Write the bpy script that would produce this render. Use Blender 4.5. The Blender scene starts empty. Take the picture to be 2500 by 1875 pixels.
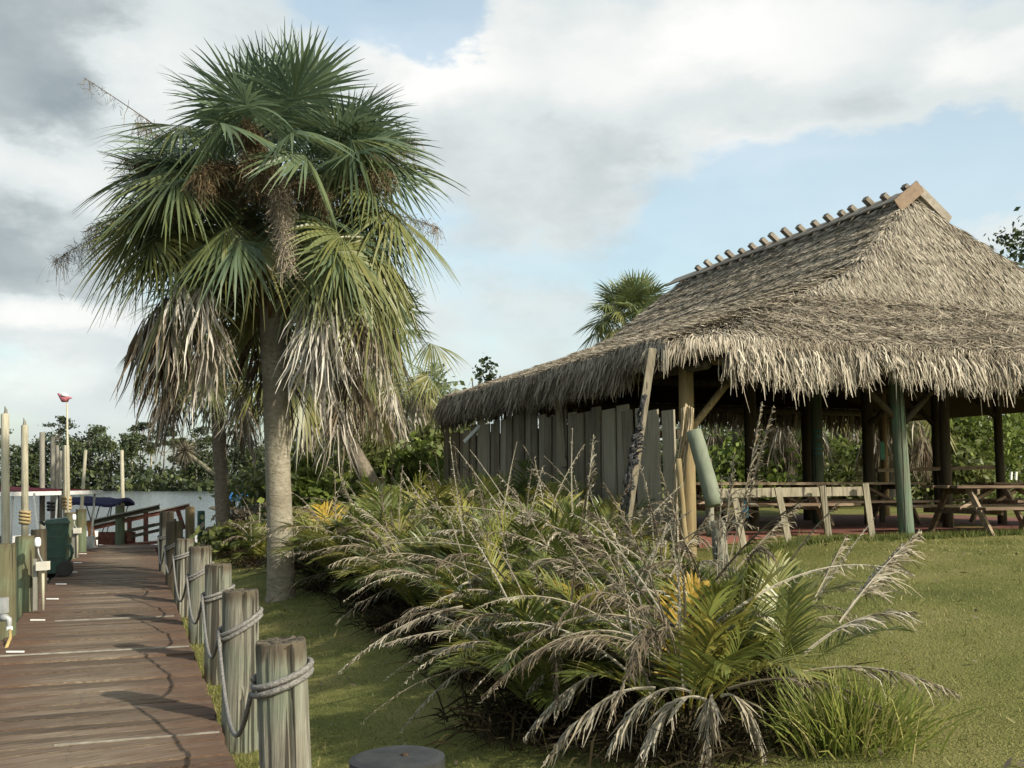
import bpy, math, random
import numpy as np
from mathutils import Vector, Matrix

S = bpy.context.scene
COL = S.collection
R = math.radians

# ------------------------------------------------------------------ camera
CAMZ = 1.65
F = 2500.0
PITCH = math.atan(240.5 / F)
cp, sp = math.cos(PITCH), math.sin(PITCH)
cam = bpy.data.cameras.new('camera')
cam.sensor_width = 36.0
cam.lens = 36.0
cam.clip_start = 0.05
cam.clip_end = 6000
camo = bpy.data.objects.new('camera', cam)
COL.objects.link(camo)
camo.location = (0, 0, CAMZ)
camo.rotation_euler = (math.pi / 2 + PITCH, 0, 0)
S.camera = camo


def at(px, py, Y):
    """point at depth Y seen at photo pixel (px, py)"""
    a = (px - 1250) / F
    b = (937.5 - py) / F
    k = Y / (cp - b * sp)
    return Vector((a * k, Y, CAMZ + (sp + b * cp) * k))


# ------------------------------------------------------------------ world, sun
SUN_AZ = Vector((0.80, -0.60, 0)).normalized()
SUN_EL = R(31)
EXPOSURE = 0.72
S.view_settings.view_transform = 'Standard'
S.view_settings.look = 'None'
S.view_settings.gamma = 1
S.view_settings.exposure = EXPOSURE
S.view_settings.use_curve_mapping = False
S.render.engine = 'CYCLES'
S.cycles.max_bounces = 6
S.cycles.diffuse_bounces = 3
S.cycles.transparent_max_bounces = 6

sun = bpy.data.lights.new('sun', 'SUN')
sun.energy = 4.0
sun.angle = R(1.1)
sun.color = (1.0, 0.92, 0.78)
suno = bpy.data.objects.new('sun', sun)
COL.objects.link(suno)
sd = SUN_AZ * math.cos(SUN_EL) + Vector((0, 0, math.sin(SUN_EL)))
suno.rotation_euler = sd.to_track_quat('Z', 'Y').to_euler()
suno.location = (20, -20, 30)

W = bpy.data.worlds.new('World')
S.world = W
W.use_nodes = True


def build_world():
    nt = W.node_tree
    nt.nodes.clear()
    N = nt.nodes.new
    L = nt.links.new

    def m(op, a, b=None, c=None):
        n = N('ShaderNodeMath')
        n.operation = op
        for i, v in enumerate((a, b, c)):
            if v is None:
                continue
            if hasattr(v, 'is_linked'):
                L(v, n.inputs[i])
            else:
                n.inputs[i].default_value = v
        return n.outputs[0]
    out = N('ShaderNodeOutputWorld')
    tc = N('ShaderNodeTexCoord')
    d = tc.outputs['Generated']
    sx = N('ShaderNodeSeparateXYZ')
    L(d, sx.inputs[0])
    az = m('ARCTAN2', sx.outputs[0], sx.outputs[1])
    el = m('ARCSINE', sx.outputs[2])
    uv = N('ShaderNodeCombineXYZ')
    L(az, uv.inputs[0])
    L(el, uv.inputs[1])
    # stretched cloud-space noise
    mp = N('ShaderNodeMapping')
    mp.inputs['Scale'].default_value = (1.0, 1.0, 1.9)
    L(d, mp.inputs[0])

    def noise(scale, detail, rough, off=0.0, dist=0.0):
        n = N('ShaderNodeTexNoise')
        n.inputs['Scale'].default_value = scale
        n.inputs['Detail'].default_value = detail
        n.inputs['Roughness'].default_value = rough
        n.inputs['Distortion'].default_value = dist
        if off:
            v = N('ShaderNodeVectorMath')
            v.operation = 'ADD'
            v.inputs[1].default_value = (off, off * .7, off * 1.3)
            L(mp.outputs[0], v.inputs[0])
            L(v.outputs[0], n.inputs['Vector'])
        else:
            L(mp.outputs[0], n.inputs['Vector'])
        return n
    n1 = noise(5.0, 8, .52)
    n2 = noise(9.0, 9, .58, 3.1)
    n3 = noise(2.2, 4, .5, 7.7)
    # wobble the coordinates so that cloud edges billow
    wv = N('ShaderNodeVectorMath')
    wv.operation = 'SUBTRACT'
    L(n2.outputs['Color'], wv.inputs[0])
    wv.inputs[1].default_value = (.5, .5, .5)
    ws = N('ShaderNodeVectorMath')
    ws.operation = 'MULTIPLY'
    L(wv.outputs[0], ws.inputs[0])
    ws.inputs[1].default_value = (.16, .09, 0)
    wa = N('ShaderNodeVectorMath')
    wa.operation = 'ADD'
    L(uv.outputs[0], wa.inputs[0])
    L(ws.outputs[0], wa.inputs[1])
    uvd = wa.outputs[0]
    k = 2500 / 2212.0

    def blob(px, py, rx, ry, amp):
        p = at(px * k, py * k, 10) - Vector((0, 0, CAMZ))
        p.normalize()
        a0, e0 = math.atan2(p.x, p.y), math.asin(p.z)
        s1 = N('ShaderNodeVectorMath')
        s1.operation = 'SUBTRACT'
        L(uvd, s1.inputs[0])
        s1.inputs[1].default_value = (a0, e0, 0)
        s2 = N('ShaderNodeVectorMath')
        s2.operation = 'MULTIPLY'
        L(s1.outputs[0], s2.inputs[0])
        s2.inputs[1].default_value = (F / (rx * k), F / (ry * k), 0)
        s3 = N('ShaderNodeVectorMath')
        s3.operation = 'LENGTH'
        L(s2.outputs[0], s3.inputs[0])
        r = N('ShaderNodeMapRange')
        r.interpolation_type = 'SMOOTHSTEP'
        L(s3.outputs['Value'], r.inputs[0])
        r.inputs[1].default_value = 0.25
        r.inputs[2].default_value = 1.15
        r.inputs[3].default_value = amp
        r.inputs[4].default_value = 0
        return r.outputs[0]
    dens = m('MULTIPLY_ADD', n1.outputs['Fac'], 1.1, -0.22)
    dens = m('MULTIPLY_ADD', n3.outputs['Fac'], 0.5, dens)
    dens = m('SUBTRACT', dens, 0.12)
    for b in [(230, 170, 560, 360, .55), (40, 480, 420, 260, .5), (1500, 170, 700, 240, .55), (1130, 340, 330, 240, .5),
              (2150, 120, 420, 160, .4), (960, 190, 280, 130, .45), (130, 690, 300, 90, .35), (2170, 490, 170, 80, .35),
              (1080, 700, 420, 130, .16), (100, 830, 380, 130, .3), (1350, 450, 90, 50, .2), (1700, 390, 150, 50, .2),
              (880, 30, 270, 100, -.75), (1830, 390, 560, 120, -.5), (1900, 300, 420, 60, -.25), (1500, 560, 500, 120, -.22)]:
        dens = m('ADD', dens, blob(*b))
    mask = N('ShaderNodeMapRange')
    mask.interpolation_type = 'SMOOTHSTEP'
    L(dens, mask.inputs[0])
    mask.inputs[1].default_value = .34
    mask.inputs[2].default_value = .78
    mask.inputs[3].default_value = .40
    mask.inputs[4].default_value = .98
    br = m('MULTIPLY_ADD', n2.outputs['Fac'], .38, .115)
    br = m('MULTIPLY_ADD', n1.outputs['Fac'], -.28, br)
    br = m('ADD', br, .345)
    for b in [(920, 150, 230, 100, .36), (1680, 70, 330, 130, .28), (2150, 125, 200, 70, .26), (1900, 400, 560, 160, .16), (880, 40, 260, 110, .14), (320, 150, 150, 150, .24),
              (130, 685, 170, 45, .3), (1330, 130, 420, 130, .24), (100, 370, 240, 90, .2), (1650, 330, 330, 60, .2), (60, 800, 120, 60, .2),
              (90, 110, 320, 220, -.27), (40, 530, 220, 150, -.25), (1250, 390, 420, 130, -.05), (60, 250, 150, 50, -.06)]:
        br = m('ADD', br, blob(*b))
    br = m('MAXIMUM', br, .16)
    br = m('MINIMUM', br, .95)
    ramp = N('ShaderNodeValToRGB')
    ramp.color_ramp.elements[0].position = .15
    ramp.color_ramp.elements[0].color = (.16, .195, .215, 1)
    ramp.color_ramp.elements[1].position = .9
    ramp.color_ramp.elements[1].color = (.63, .625, .605, 1)
    e = ramp.color_ramp.elements.new(.5)
    e.color = (.45, .485, .485, 1)
    L(br, ramp.inputs[0])
    sky = N('ShaderNodeTexSky')
    sky.sky_type = 'NISHITA'
    sky.sun_disc = False
    sky.sun_elevation = SUN_EL
    sky.sun_rotation = math.atan2(SUN_AZ.x, SUN_AZ.y)
    sky.air_density = 1.0
    sky.dust_density = 3.0
    sky.ozone_density = .5
    b1 = N('ShaderNodeBackground')
    b1.inputs[1].default_value = 0.15
    tn = N('ShaderNodeMixRGB')
    tn.blend_type = 'MULTIPLY'
    tn.inputs[0].default_value = 1
    tn.inputs[2].default_value = (1.02, 1.12, 1.0, 1)
    L(sky.outputs[0], tn.inputs[1])
    L(tn.outputs[0], b1.inputs[0])
    b2 = N('ShaderNodeBackground')
    b2.inputs[1].default_value = 1.0
    L(ramp.outputs[0], b2.inputs[0])
    mx = N('ShaderNodeMixShader')
    L(mask.outputs[0], mx.inputs[0])
    L(b1.outputs[0], mx.inputs[1])
    L(b2.outputs[0], mx.inputs[2])
    L(mx.outputs[0], out.inputs[0])


build_world()

# ------------------------------------------------------------------ frames
D = Vector((-0.347, 0.9379, 0)).normalized()      # along the dock
RR = Vector((D.y, -D.x, 0))                        # to the right of the dock


def RD(r, d, z=0.0):
    return RR * r + D * d + Vector((0, 0, z))


def to_rd(x, y):
    return RR.x * x + RR.y * y, D.x * x + D.y * y


def gz_np(x, y):
    r = RR.x * x + RR.y * y
    d = D.x * x + D.y * y
    t = np.clip((r - .9) / 1.5, 0, 1)
    t = t * t * (3 - 2 * t)
    z = -.2 + .25 * t + .115 * np.clip(r - 2.2, 0, 7.0)
    shore = 30.3 + np.clip(r - 3.0, 0, 60) * 2.2
    q = np.clip((d - shore + 2.5) / 3.5, 0, 1)
    q = q * q * (3 - 2 * q)
    z = z * (1 - q) + (-1.3) * q
    return z + .02 * np.sin(x * 1.3 + y * .7) * np.sin(y * 1.1 - x * .4) * t


def gz(x, y):
    return float(gz_np(np.array(x), np.array(y)))


def ground_at(px, py):
    Y = 10.0
    for _ in range(40):
        p = at(px, py, Y)
        err = p.z - gz(p.x, p.y)
        Y = max(1.0, Y + err * 3.0)
    p = at(px, py, Y)
    return Vector((p.x, p.y, gz(p.x, p.y)))


WATER = -0.85

ORD = ['', 'first', 'second', 'third', 'fourth', 'fifth', 'sixth', 'seventh', 'eighth', 'ninth', 'tenth', 'eleventh', 'twelfth', 'thirteenth', 'fourteenth', 'fifteenth', 'sixteenth', 'seventeenth', 'eighteenth', 'nineteenth', 'twentieth']

# ------------------------------------------------------------------ mesh helpers
OFF = {}


def tag(o, label=None, cat=None, group=None, kind=None):
    if label: o['label'] = label
    if cat: o['category'] = cat
    if group: o['group'] = group
    if kind: o['kind'] = kind
    return o


def empty(name, loc, label=None, cat=None, group=None):
    o = bpy.data.objects.new(name, None)
    o.empty_display_size = .2
    COL.objects.link(o)
    o.location = loc
    OFF[o] = Vector(loc)
    return tag(o, label, cat, group)


def link(name, me, mat, parent=None, smooth=False, origin=None):
    """link a mesh whose vertices are in world coordinates"""
    o = bpy.data.objects.new(name, me)
    COL.objects.link(o)
    off = OFF[parent] if parent is not None else Vector(origin if origin is not None else (0, 0, 0))
    if off.length > 0:
        me.transform(Matrix.Translation(-off))
    if parent is not None:
        o.parent = parent
    else:
        o.location = off
    OFF[o] = off
    if mat: me.materials.append(mat)
    if smooth:
        me.polygons.foreach_set('use_smooth', np.ones(len(me.polygons), dtype=bool))
    return o


class MB:
    def __init__(self):
        self.v, self.f = [], []

    def add(self, vs, fs):
        n = len(self.v)
        self.v += [tuple(p) for p in vs]
        self.f += [tuple(i + n for i in f) for f in fs]
        return self

    def box(self, c, size, M=None):
        M = M or Matrix.Identity(3)
        c = Vector(c)
        x, y, z = size[0] / 2, size[1] / 2, size[2] / 2
        vs = [c + M @ Vector(q) for q in ((-x, -y, -z), (x, -y, -z), (x, y, -z), (-x, y, -z), (-x, -y, z), (x, -y, z), (x, y, z), (-x, y, z))]
        return self.add(vs, [(0, 3, 2, 1), (4, 5, 6, 7), (0, 1, 5, 4), (1, 2, 6, 5), (2, 3, 7, 6), (3, 0, 4, 7)])

    def bar(self, p0, p1, w, h, up=Vector((0, 0, 1))):
        """rectangular bar from p0 to p1; h along up"""
        p0, p1 = Vector(p0), Vector(p1)
        t = (p1 - p0)
        ln = t.length
        t.normalize()
        s = t.cross(up)
        if s.length < 1e-4: s = t.cross(Vector((1, 0, 0)))
        s.normalize()
        u = s.cross(t)
        M = Matrix((s, t, u)).transposed()
        return self.box((p0 + p1) / 2, (w, ln, h), M)

    def tube(self, pts, rad, n=8, cap=True, jit=0.0, rng=None):
        pts = [Vector(p) for p in pts]
        m = len(pts)
        if not isinstance(rad, (list, tuple)): rad = [rad] * m
        base = len(self.v)
        u = None
        for i in range(m):
            t = (pts[min(i + 1, m - 1)] - pts[max(i - 1, 0)]).normalized()
            if u is None:
                u = t.cross(Vector((0, 0, 1)))
                if u.length < 1e-3: u = Vector((1, 0, 0))
            u = (u - t * u.dot(t)).normalized()
            w = t.cross(u)
            for k in range(n):
                a = 2 * math.pi * k / n
                rr = rad[i] * (1 + (rng.uniform(-jit, jit) if rng else 0))
                self.v.append(tuple(pts[i] + (u * math.cos(a) + w * math.sin(a)) * rr))
        for i in range(m - 1):
            for k in range(n):
                a, b = base + i * n + k, base + i * n + (k + 1) % n
                self.f.append((a, b, b + n, a + n))
        if cap:
            self.f.append(tuple(base + k for k in range(n))[::-1])
            self.f.append(tuple(base + (m - 1) * n + k for k in range(n)))
        return self

    def build(self, name, mat, parent=None, smooth=False, origin=None):
        me = bpy.data.meshes.new(name)
        me.from_pydata(self.v, [], self.f)
        me.update()
        return link(name, me, mat, parent, smooth, origin)


class Acc:
    """numpy quad/tri soup with a 'tint' per vertex"""

    def __init__(self):
        self.V, self.Fq, self.T, self.n = [], [], [], 0

    def add(self, V, Fq, tint):
        V = np.asarray(V, dtype=np.float32).reshape(-1, 3)
        self.V.append(V)
        self.Fq.append(np.asarray(Fq, dtype=np.int64) + self.n)
        self.T.append(np.broadcast_to(np.asarray(tint, dtype=np.float32), (len(V),)))
        self.n += len(V)

    def ribbons(self, C, H, tint):
        n, s = C.shape[:2]
        V = np.stack([C - H, C + H], axis=2)
        idx = np.arange(n * s * 2).reshape(n, s, 2)
        Fq = np.stack([idx[:, :-1, 0], idx[:, :-1, 1], idx[:, 1:, 1], idx[:, 1:, 0]], -1).reshape(-1, 4)
        t = np.repeat(np.broadcast_to(np.asarray(tint, dtype=np.float32), (n,)), s * 2)
        self.add(V, Fq, t)

    def build(self, name, mat, parent=None, smooth=False, origin=None):
        V = np.concatenate(self.V)
        T = np.concatenate(self.T)
        me = bpy.data.meshes.new(name)
        me.vertices.add(len(V))
        me.vertices.foreach_set('co', V.ravel())
        tot = sum(f.size for f in self.Fq)
        loops = np.concatenate([f.ravel() for f in self.Fq])
        sizes = np.concatenate([np.full(len(f), f.shape[1]) for f in self.Fq])
        starts = np.concatenate([[0], np.cumsum(sizes)[:-1]])
        me.loops.add(tot)
        me.loops.foreach_set('vertex_index', loops.astype(np.int32))
        me.polygons.add(len(sizes))
        me.polygons.foreach_set('loop_start', starts.astype(np.int32))
        a = me.attributes.new('tint', 'FLOAT', 'POINT')
        a.data.foreach_set('value', T.astype(np.float32))
        me.update(calc_edges=True)
        return link(name, me, mat, parent, smooth, origin)


def nrm(a):
    return a / np.maximum(np.linalg.norm(a, axis=-1, keepdims=True), 1e-9)


def children(o):
    return [c for c in bpy.data.objects if c.parent == o]


def copy_tree(o, loc, rz, kids=None):
    c = o.copy()
    COL.objects.link(c)
    c.location = loc
    c.rotation_euler = (0, 0, rz)
    for ch in (kids if kids is not None else children(o)):
        k = ch.copy()
        COL.objects.link(k)
        k.parent = c
    return c


# ------------------------------------------------------------------ materials
def new_mat(name):
    m = bpy.data.materials.new(name)
    m.use_nodes = True
    nt = m.node_tree
    nt.nodes.clear()
    return m, nt, nt.nodes.new, nt.links.new


def ramp_node(N, stops):
    r = N('ShaderNodeValToRGB')
    el = r.color_ramp.elements
    while len(el) < len(stops): el.new(.5)
    for e, (p, c) in zip(el, stops):
        e.position = p
        e.color = (*c, 1)
    return r


def wood(name, stops, scale=(9, 9, .9), rot=0.0, rough=.85, bump=.35, rnd=.0, crack=0.0, top=None, worn=None, detail=8, nscale=2.0, moss=None):
    """streaked timber; stops = colour ramp over streak noise. top=(z0,z1,colour): stain near the top. worn=(centre r, half width, colour)"""
    m, nt, N, L = new_mat(name)
    out = N('ShaderNodeOutputMaterial')
    bs = N('ShaderNodeBsdfPrincipled')
    bs.inputs['Roughness'].default_value = rough
    bs.inputs['Specular IOR Level'].default_value = .25
    tc = N('ShaderNodeTexCoord')
    vec = tc.outputs['Object']
    oi = N('ShaderNodeObjectInfo')
    ad = N('ShaderNodeVectorMath')
    ad.operation = 'MULTIPLY_ADD'
    L(oi.outputs['Random'], ad.inputs[0])
    ad.inputs[1].default_value = (31.7, 17.3, 23.1)
    mp = N('ShaderNodeMapping')
    mp.inputs['Rotation'].default_value = (0, 0, rot)
    L(vec, mp.inputs[0])
    mp2 = N('ShaderNodeMapping')
    mp2.inputs['Scale'].default_value = scale
    L(mp.outputs[0], mp2.inputs[0])
    L(mp2.outputs[0], ad.inputs[2])
    n = N('ShaderNodeTexNoise')
    n.inputs['Scale'].default_value = nscale
    n.inputs['Detail'].default_value = detail
    n.inputs['Roughness'].default_value = .68
    L(ad.outputs[0], n.inputs['Vector'])
    fac = n.outputs['Fac']
    if rnd:
        a = N('ShaderNodeMath')
        a.operation = 'MULTIPLY_ADD'
        L(oi.outputs['Random'], a.inputs[0])
        a.inputs[1].default_value = rnd
        b = N('ShaderNodeMath')
        b.operation = 'SUBTRACT'
        L(fac, b.inputs[0])
        b.inputs[1].default_value = rnd / 2
        L(b.outputs[0], a.inputs[2])
        fac = a.outputs[0]
    rp = ramp_node(N, stops)
    L(fac, rp.inputs[0])
    col = rp.outputs[0]

    def mix(f, c):
        nonlocal col
        x = N('ShaderNodeMixRGB')
        L(f, x.inputs[0])
        L(col, x.inputs[1])
        x.inputs[2].default_value = (*c, 1)
        col = x.outputs[0]
    big = N('ShaderNodeTexNoise')
    big.inputs['Scale'].default_value = 2.3
    big.inputs['Detail'].default_value = 5
    bv = N('ShaderNodeVectorMath')
    bv.operation = 'MULTIPLY_ADD'
    L(oi.outputs['Random'], bv.inputs[0])
    bv.inputs[1].default_value = (11, 7, 5)
    L(vec, bv.inputs[2])
    L(bv.outputs[0], big.inputs['Vector'])
    if moss:
        mr = N('ShaderNodeMapRange')
        L(big.outputs['Fac'], mr.inputs[0])
        mr.inputs[1].default_value = .42
        mr.inputs[2].default_value = .62
        mr.inputs[4].default_value = moss[1]
        mix(mr.outputs[0], moss[0])
    if worn:
        sx = N('ShaderNodeSeparateXYZ')
        mr0 = N('ShaderNodeMapping')
        mr0.inputs['Rotation'].default_value = (0, 0, rot)
        L(worn_coord(N, L, tc), mr0.inputs[0])
        L(mr0.outputs[0], sx.inputs[0])
        a = N('ShaderNodeMath')
        a.operation = 'SUBTRACT'
        L(sx.outputs[0], a.inputs[0])
        a.inputs[1].default_value = worn[0]
        ab = N('ShaderNodeMath')
        ab.operation = 'ABSOLUTE'
        L(a.outputs[0], ab.inputs[0])
        ns = N('ShaderNodeMath')
        ns.operation = 'MULTIPLY_ADD'
        L(big.outputs['Fac'], ns.inputs[0])
        ns.inputs[1].default_value = .9
        L(ab.outputs[0], ns.inputs[2])
        ns2 = N('ShaderNodeMath')
        ns2.operation = 'MULTIPLY_ADD'
        L(oi.outputs['Random'], ns2.inputs[0])
        ns2.inputs[1].default_value = .35
        L(ns.outputs[0], ns2.inputs[2])
        mr = N('ShaderNodeMapRange')
        L(ns2.outputs[0], mr.inputs[0])
        mr.inputs[1].default_value = worn[1] + .55
        mr.inputs[2].default_value = worn[1] + 1.0
        mr.inputs[4].default_value = .7
        mix(mr.outputs[0], worn[2])
    if top:
        sx = N('ShaderNodeSeparateXYZ')
        L(vec, sx.inputs[0])
        ns = N('ShaderNodeMath')
        ns.operation = 'MULTIPLY_ADD'
        L(fac, ns.inputs[0])
        ns.inputs[1].default_value = .35
        L(sx.outputs[2], ns.inputs[2])
        mr = N('ShaderNodeMapRange')
        L(ns.outputs[0], mr.inputs[0])
        mr.inputs[1].default_value = top[0] + .17
        mr.inputs[2].default_value = top[1] + .17
        mr.inputs[4].default_value = .85
        mix(mr.outputs[0], top[2])
    if crack:
        cm = N('ShaderNodeMapping')
        cm.inputs['Scale'].default_value = (scale[0] * 1.2, scale[1] * 1.2, scale[2] * .35)
        L(mp.outputs[0], cm.inputs[0])
        ca = N('ShaderNodeVectorMath')
        ca.operation = 'MULTIPLY_ADD'
        L(oi.outputs['Random'], ca.inputs[0])
        ca.inputs[1].default_value = (13, 19, 3)
        L(cm.outputs[0], ca.inputs[2])
        cn = N('ShaderNodeTexNoise')
        cn.inputs['Scale'].default_value = 1.6
        cn.inputs['Detail'].default_value = 3
        L(ca.outputs[0], cn.inputs['Vector'])
        mr = N('ShaderNodeMapRange')
        L(cn.outputs['Fac'], mr.inputs[0])
        mr.inputs[1].default_value = .665 - crack * .1
        mr.inputs[2].default_value = .69 - crack * .1
        mr.inputs[4].default_value = .85
        mix(mr.outputs[0], (.02, .016, .012))
    L(col, bs.inputs['Base Color'])
    bp = N('ShaderNodeBump')
    bp.inputs['Strength'].default_value = bump
    bp.inputs['Distance'].default_value = .02
    L(n.outputs['Fac'], bp.inputs['Height'])
    L(bp.outputs[0], bs.inputs['Normal'])
    L(bs.outputs[0], out.inputs[0])
    return m


def worn_coord(N, L, tc):
    g = N('ShaderNodeNewGeometry')
    return g.outputs['Position']


def leafmat(name, stops, trans=.25, rough=.5, spec=.35, nscale=6.0, namp=.25):
    m, nt, N, L = new_mat(name)
    out = N('ShaderNodeOutputMaterial')
    at_ = N('ShaderNodeAttribute')
    at_.attribute_name = 'tint'
    tc = N('ShaderNodeTexCoord')
    n = N('ShaderNodeTexNoise')
    n.inputs['Scale'].default_value = nscale
    n.inputs['Detail'].default_value = 3
    L(tc.outputs['Object'], n.inputs['Vector'])
    a = N('ShaderNodeMath')
    a.operation = 'MULTIPLY_ADD'
    L(n.outputs['Fac'], a.inputs[0])
    a.inputs[1].default_value = namp
    L(at_.outputs['Fac'], a.inputs[2])
    b = N('ShaderNodeMath')
    b.operation = 'SUBTRACT'
    L(a.outputs[0], b.inputs[0])
    b.inputs[1].default_value = namp / 2
    rp = ramp_node(N, stops)
    L(b.outputs[0], rp.inputs[0])
    bs = N('ShaderNodeBsdfPrincipled')
    bs.inputs['Roughness'].default_value = rough
    bs.inputs['Specular IOR Level'].default_value = spec
    L(rp.outputs[0], bs.inputs['Base Color'])
    if trans:
        tr = N('ShaderNodeBsdfTranslucent')
        L(rp.outputs[0], tr.inputs[0])
        mx = N('ShaderNodeMixShader')
        mx.inputs[0].default_value = trans
        L(bs.outputs[0], mx.inputs[1])
        L(tr.outputs[0], mx.inputs[2])
        L(mx.outputs[0], out.inputs[0])
    else:
        L(bs.outputs[0], out.inputs[0])
    return m


def plain(name, c, rough=.6, metal=0.0, noise=.25, nscale=8.0, spec=.4, bump=.0):
    m, nt, N, L = new_mat(name)
    out = N('ShaderNodeOutputMaterial')
    bs = N('ShaderNodeBsdfPrincipled')
    bs.inputs['Roughness'].default_value = rough
    bs.inputs['Metallic'].default_value = metal
    bs.inputs['Specular IOR Level'].default_value = spec
    tc = N('ShaderNodeTexCoord')
    n = N('ShaderNodeTexNoise')
    n.inputs['Scale'].default_value = nscale
    n.inputs['Detail'].default_value = 6
    L(tc.outputs['Object'], n.inputs['Vector'])
    lo = tuple(x * (1 - noise) for x in c)
    hi = tuple(min(1, x * (1 + noise)) for x in c)
    rp = ramp_node(N, [(.3, lo), (.7, hi)])
    L(n.outputs['Fac'], rp.inputs[0])
    L(rp.outputs[0], bs.inputs['Base Color'])
    if bump:
        bp = N('ShaderNodeBump')
        bp.inputs['Strength'].default_value = bump
        bp.inputs['Distance'].default_value = .02
        L(n.outputs['Fac'], bp.inputs['Height'])
        L(bp.outputs[0], bs.inputs['Normal'])
    L(bs.outputs[0], out.inputs[0])
    return m


ROTD = math.atan2(D.x, D.y)     # turns the dock frame onto the axes
M = {}
M['plank'] = wood('dock plank wood', [(.27, (.042, .030, .021)), (.45, (.100, .072, .049)), (.58, (.138, .104, .073)), (.74, (.225, .182, .135))],
                  scale=(.5, 17, 17), rot=ROTD, rnd=.28, bump=.5, worn=(-.25, .38, (.085, .044, .027)), nscale=3.0)
M['post_grey'] = wood('weathered post wood', [(.28, (.06, .055, .043)), (.43, (.135, .125, .098)), (.55, (.195, .185, .148)), (.72, (.30, .29, .24))],
                      scale=(11, 11, .55), crack=1.1, top=(.79, .86, (.07, .052, .034)), moss=((.115, .145, .10), .55), nscale=2.6, bump=.8)
M['post_green'] = wood('green treated post wood', [(.28, (.045, .055, .034)), (.45, (.09, .115, .068)), (.6, (.135, .165, .10)), (.75, (.20, .225, .145))],
                       scale=(10, 10, .6), top=(.93, 1.0, (.07, .05, .03)), moss=((.095, .075, .04), .7), crack=.5, nscale=2.6)
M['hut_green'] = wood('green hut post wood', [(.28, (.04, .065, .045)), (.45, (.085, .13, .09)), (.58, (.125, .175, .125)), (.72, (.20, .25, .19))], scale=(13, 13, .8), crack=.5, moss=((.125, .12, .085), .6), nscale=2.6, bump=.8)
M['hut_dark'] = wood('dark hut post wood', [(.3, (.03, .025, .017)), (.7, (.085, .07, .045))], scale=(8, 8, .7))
M['log_green'] = wood('pale green log wood', [(.25, (.10, .115, .082)), (.5, (.145, .165, .12)), (.75, (.19, .205, .155))], scale=(5, 5, 1.2), crack=.0, moss=((.15, .15, .105), .3))
M['hut_tan'] = wood('tan hut post wood', [(.25, (.10, .075, .035)), (.5, (.19, .145, .075)), (.75, (.27, .215, .12))], scale=(8, 8, .6), crack=.2)
M['grey_board'] = wood('grey board wood', [(.2, (.065, .053, .036)), (.42, (.145, .122, .086)), (.6, (.215, .185, .135)), (.8, (.30, .265, .20))], scale=(12, 12, .5), rnd=.45, moss=((.20, .18, .12), .4), crack=.3)
M['pale_wood'] = wood('bleached wood', [(.25, (.12, .105, .07)), (.5, (.27, .24, .175)), (.75, (.42, .38, .29))], scale=(12, 12, 1.0), rnd=.2, crack=.3)
M['pale_pole'] = wood('pale pole wood', [(.25, (.22, .2, .14)), (.5, (.36, .335, .25)), (.75, (.47, .44, .34))], scale=(12, 12, 1.2), rnd=.15)
M['grey_pole'] = wood('grey pole wood', [(.25, (.09, .085, .07)), (.5, (.19, .18, .15)), (.75, (.28, .265, .22))], scale=(12, 12, 1.2), rnd=.2)
M['table'] = wood('picnic table wood', [(.25, (.07, .045, .03)), (.5, (.18, .128, .088)), (.75, (.34, .27, .195))], scale=(.6, 10, 10), rot=ROTD, rnd=.35)
M['ramp'] = wood('red brown ramp wood', [(.25, (.06, .022, .016)), (.5, (.12, .045, .03)), (.75, (.19, .085, .055))], scale=(4, 4, 4))
M['rail'] = wood('grey rail wood', [(.25, (.09, .08, .065)), (.5, (.2, .185, .155)), (.75, (.33, .31, .27))], scale=(3, 3, 8))
M['orange'] = wood('orange brown wood', [(.25, (.16, .07, .03)), (.75, (.32, .16, .075))], scale=(8, 8, 1))
M['ridge'] = wood('ridge pole wood', [(.25, (.10, .084, .066)), (.5, (.185, .16, .13)), (.75, (.28, .25, .205))], scale=(4, 4, 4), rnd=.2)
M['ridge_end'] = wood('weathered orange board', [(.25, (.14, .10, .07)), (.75, (.25, .185, .13))], scale=(5, 5, 5))
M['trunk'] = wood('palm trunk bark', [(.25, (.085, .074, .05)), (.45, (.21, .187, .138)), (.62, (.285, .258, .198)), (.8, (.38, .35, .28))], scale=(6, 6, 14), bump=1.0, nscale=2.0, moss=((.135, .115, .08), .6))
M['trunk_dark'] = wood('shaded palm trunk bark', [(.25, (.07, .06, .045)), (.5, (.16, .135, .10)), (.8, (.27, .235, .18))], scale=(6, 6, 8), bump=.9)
M['boots'] = wood('palm boot fibre', [(.25, (.05, .028, .015)), (.5, (.13, .07, .035)), (.8, (.22, .12, .06))], scale=(9, 9, 2), bump=1.0)
M['bark'] = wood('tree bark', [(.3, (.06, .05, .04)), (.7, (.22, .2, .16))], scale=(6, 6, 1.5))
M['rope'] = wood('rope fibre', [(.3, (.08, .074, .068)), (.55, (.21, .2, .185)), (.8, (.36, .345, .325))], scale=(30, 30, 30), bump=.8)
M['rope_tan'] = wood('tan rope fibre', [(.3, (.19, .145, .09)), (.55, (.36, .29, .19)), (.8, (.5, .42, .3))], scale=(30, 30, 8), bump=.8)
M['rope_dark'] = wood('dark rope fibre', [(.3, (.012, .012, .013)), (.6, (.05, .05, .052)), (.74, (.28, .28, .27))], scale=(12, 12, 12), bump=.8)
M['black_cap'] = plain('black post cap', (.022, .022, .022), .55, noise=.4, nscale=14, bump=.3)
M['dark_post'] = wood('dark wet post wood', [(.3, (.02, .013, .01)), (.7, (.06, .04, .028))], scale=(9, 9, .8))
M['floor'] = plain('red floor slab', (.15, .055, .04), .8, noise=.3, nscale=3)
M['white'] = plain('white plastic', (.7, .7, .67), .5, noise=.1)
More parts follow.
